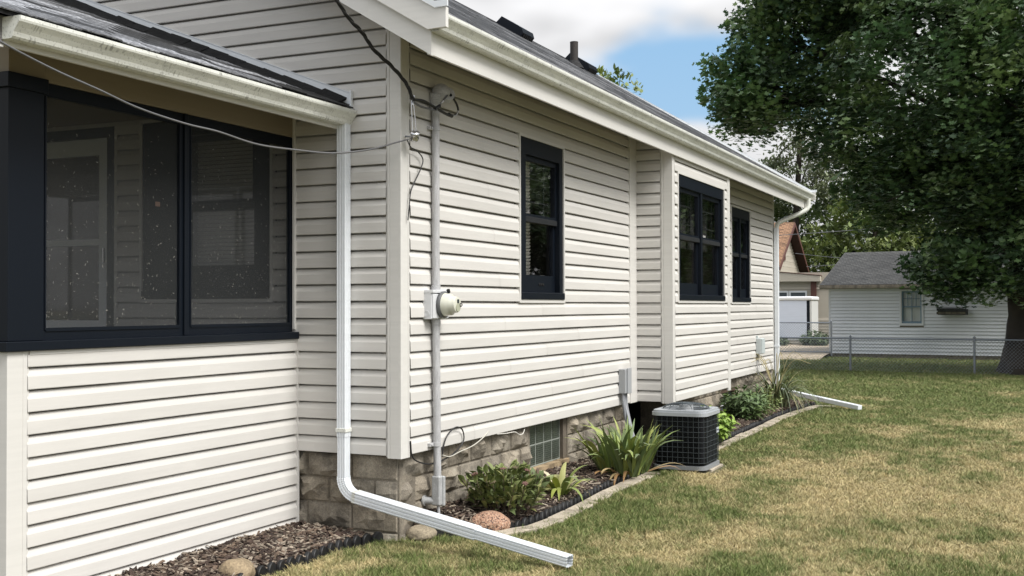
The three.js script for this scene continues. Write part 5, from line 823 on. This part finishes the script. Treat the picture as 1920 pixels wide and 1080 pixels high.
{ // neighbour's house: a low window wall in front, a steep gable behind it turned to the right
  const t = thing('neighbour_house', 'tan neighbour house with brown shingled gable roof and white windows', 'house', [-6.7, 0, -46]), tan = [0, 1].map((i) => std(lin(0.50 + i * 0.03, 0.45 + i * 0.03, 0.37 + i * 0.03), 0.7, { map: T.vinyl })), brown = std(lin(0.10, 0.04, 0.03), 0.7), wh = std(lin(0.72, 0.74, 0.76), 0.5);
  const wall = sub('lower_wall', t); for (let k = 0; k < 22; k++) { const y = 0.02 + k * 0.13; if (y > 1.17 && y < 2.4) continue; mesh('siding', extr([[0, 0], [0.03, 0], [0.008, 0.125], [0, 0.125]], 8).rotateY(Math.PI / 2).scale(1, 1, -1).translate(-5.5, y, 0), tan[k % 2], wall); }
  for (const m of wall.children) m.geometry.computeVertexNormals();
  mesh('wall_core', [box2(-5.5, 2.5, -0.1, 2.9, -0.3, -0.005)], tan[0], wall);
  for (let i = 0; i < 9; i++) { const a = -5.3 + i * 0.83, w = sub('window', t); if (i === 8) continue; const q = a + (a > 1.45 ? 0.45 : 0); mesh('frame', ring(q, q + 0.8, 1.2, 2.42, 0.07, 0.07, 0.08, 0.08, 0.0, 0.06), wh, w); mesh('rail', box2(q + 0.07, q + 0.73, 1.79, 1.84, 0.01, 0.05), wh, w); mesh('pane', box2(q + 0.07, q + 0.73, 1.28, 2.34, 0.004, 0.012), std(lin(0.06, 0.075, 0.085), 0.15), w); }
  for (const w of [...t.children]) if (w.name === 'window' && !w.children.length) t.remove(w);
  mesh('corner_post', [box2(1.5, 1.74, 0, 2.88, 0.035, 0.14)], brown, t);
  mesh('low_roof_fascia', [extr([[-5.6, 2.88], [1.95, 2.84], [1.95, 3.09], [0.1, 3.27], [-5.6, 3.27]], 0.3).translate(0, 0, 0.02)], tan[1], t); mesh('low_roof', [extr([[1.97, 3.09], [1.97, 3.12], [0.1, 3.31], [-5.6, 3.31], [-5.6, 3.275], [0.1, 3.275]], 1.2).translate(0, 0, -0.85)], brown, t); mesh('low_ceiling', [box2(-5.6, 2.5, 2.88, 3.25, -0.9, 0.0)], tan[0], t);
  // gable: ridge along x at z -4, rake line at x 0
  const RZ = -4, RY = 5.82, SL = 0.62, N = 3.64, g = sub('gable_roof', t), R = rng(7), list = [], ang = Math.atan(SL), len = N / Math.cos(ang);
  for (const s of [1, -1]) mesh(s > 0 ? 'near_deck' : 'far_deck', [extr([[s * 0, RY - 0.02], [s * N, RY - 0.02 - N * SL], [s * N, RY - 0.16 - N * SL], [0, RY - 0.16]], 6).rotateY(-Math.PI / 2).translate(0, 0, RZ)], std(lin(0.05, 0.02, 0.018), 0.8), g);
  for (let k = 0; k < len / 0.14; k++) for (let x = -6 - (k % 2) * 0.16; x < 0; x += 0.32) { const a = Math.max(-6, x), b = Math.min(0, x + 0.318); if (b - a < 0.04) continue; const q = metres(new THREE.BoxGeometry(b - a, 0.016, 0.155).toNonIndexed()), t1 = 0.6 + R() * 0.7, c = new Float32Array(q.attributes.position.count * 3); for (let i = 0; i < c.length; i += 3) { c[i] = 0.58 * t1; c[i + 1] = 0.33 * t1; c[i + 2] = 0.19 * t1; } q.setAttribute('color', new THREE.BufferAttribute(c, 3)); list.push(q.rotateX(0.05).translate((a + b) / 2, 0, len - k * 0.14 - 0.07).rotateX(ang).translate(0, RY, RZ)); }
  mesh('shingles', list, M.shingle, g).userData.kind = 'stuff';
  for (let k = 0; k < 17; k++) { const y = 3.25 + k * 0.135, hw = (RY - 0.2 - y - 0.13) / SL; if (hw > 0.1) mesh('gable_siding', box2(-0.44, -0.40 + 0.006 * (k % 2), y, y + 0.131, RZ - hw, RZ + hw), tan[k % 2], g); }
  mesh('rake_board', [0.0].flatMap(() => [1, -1].map((s) => extr([[0, RY - 0.18], [0, RY + 0.0], [s * (N + 0.05), RY - (N + 0.05) * SL], [s * (N + 0.05), RY - 0.18 - (N + 0.05) * SL]], 0.04).rotateY(-Math.PI / 2).translate(0.045, 0, RZ))), brown, g);
  const aw = sub('attic_window', t); mesh('frame', ring(RZ + 0.5, RZ + 0.95, 3.95, 4.75, 0.08, 0.08, 0.08, 0.1, 0, 0.05).map((q) => q.rotateY(-Math.PI / 2).translate(-0.34, 0, 0)), brown, aw); mesh('pane', [box2(-0.388, -0.375, 4.05, 4.67, RZ + 0.58, RZ + 0.87)], std(lin(0.04, 0.04, 0.04), 0.2), aw);
}
{ // low shrubs and a gravel drive by the gate, overhead wires
  const pz = [], pi = [], pu = []; for (let j = 0; j <= 20; j++) for (let i = 0; i <= 20; i++) { const x = -9.5 + i * 0.37, z = -29.2 - j * 0.6 + 0.5 * (fbm(i * 0.3, 2, 2, 0, 5) - 0.5) * (j < 4 ? 1 : 0); pz.push(x, 0.15 * sstep(-29.4, -31.4, z) - 0.02 + 0.02 * fbm(x * 2, z * 2, 2, 0, 6), z); pu.push(x, z); } for (let j = 0; j < 20; j++) for (let i = 0; i < 20; i++) { const k = j * 21 + i; pi.push(k, k + 1, k + 21, k + 1, k + 22, k + 21); } const dr = new THREE.BufferGeometry(); dr.setAttribute('position', new THREE.Float32BufferAttribute(pz, 3)); dr.setAttribute('uv', new THREE.Float32BufferAttribute(pu, 2)); dr.setIndex(pi); dr.computeVertexNormals(); structure('driveway', dr, std(lin(0.55, 0.48, 0.39), 0.95, { map: T.stone }), 'pale gravel drive behind the fence');
  leafyBush('drive_shrub', 'low dark green ground shrub under the white trailer', [-6.0, 0, -39.6], 70, 0.6, 1.7, 0.16, 0.08, [[0.05, 0.085, 0.03], [0.07, 0.11, 0.035]], 81, 16);
  leafyBush('drive_shrub', 'leafy green shrub by the trailer rear door', [-4.0, 0, -40.0], 40, 0.75, 0.8, 0.15, 0.08, [[0.06, 0.10, 0.03], [0.08, 0.125, 0.04]], 82, 16);
  const hw = (name, label, a, b, sag, r) => { const pts = []; for (let i = 0; i <= 8; i++) { const u = i / 8; pts.push([lerp(a[0], b[0], u), lerp(a[1], b[1], u) - sag * 4 * u * (1 - u), lerp(a[2], b[2], u)]); } wire(name, label, pts, r, M.cableGrey); };
  hw('overhead_wire', 'highest overhead wire crossing in front of the brown gable', [-12, 4.7, -43], [8, 5.6, -41], 0.25, 0.014);
  hw('overhead_wire', 'lower overhead wire running from the gable toward the garage roof', [-6.2, 4.2, -47.5], [6, 3.6, -44], 0.3, 0.012);
  hw('overhead_wire', 'lowest overhead wire rising from the porch roof to the garage ridge', [-5.6, 3.55, -47], [4, 4.6, -44], 0.2, 0.012);
}
for (const o of scene.children) o.traverse((m) => { if (m.isMesh) { m.castShadow = true; m.receiveShadow = true; } });
renderer.render(scene, camera);
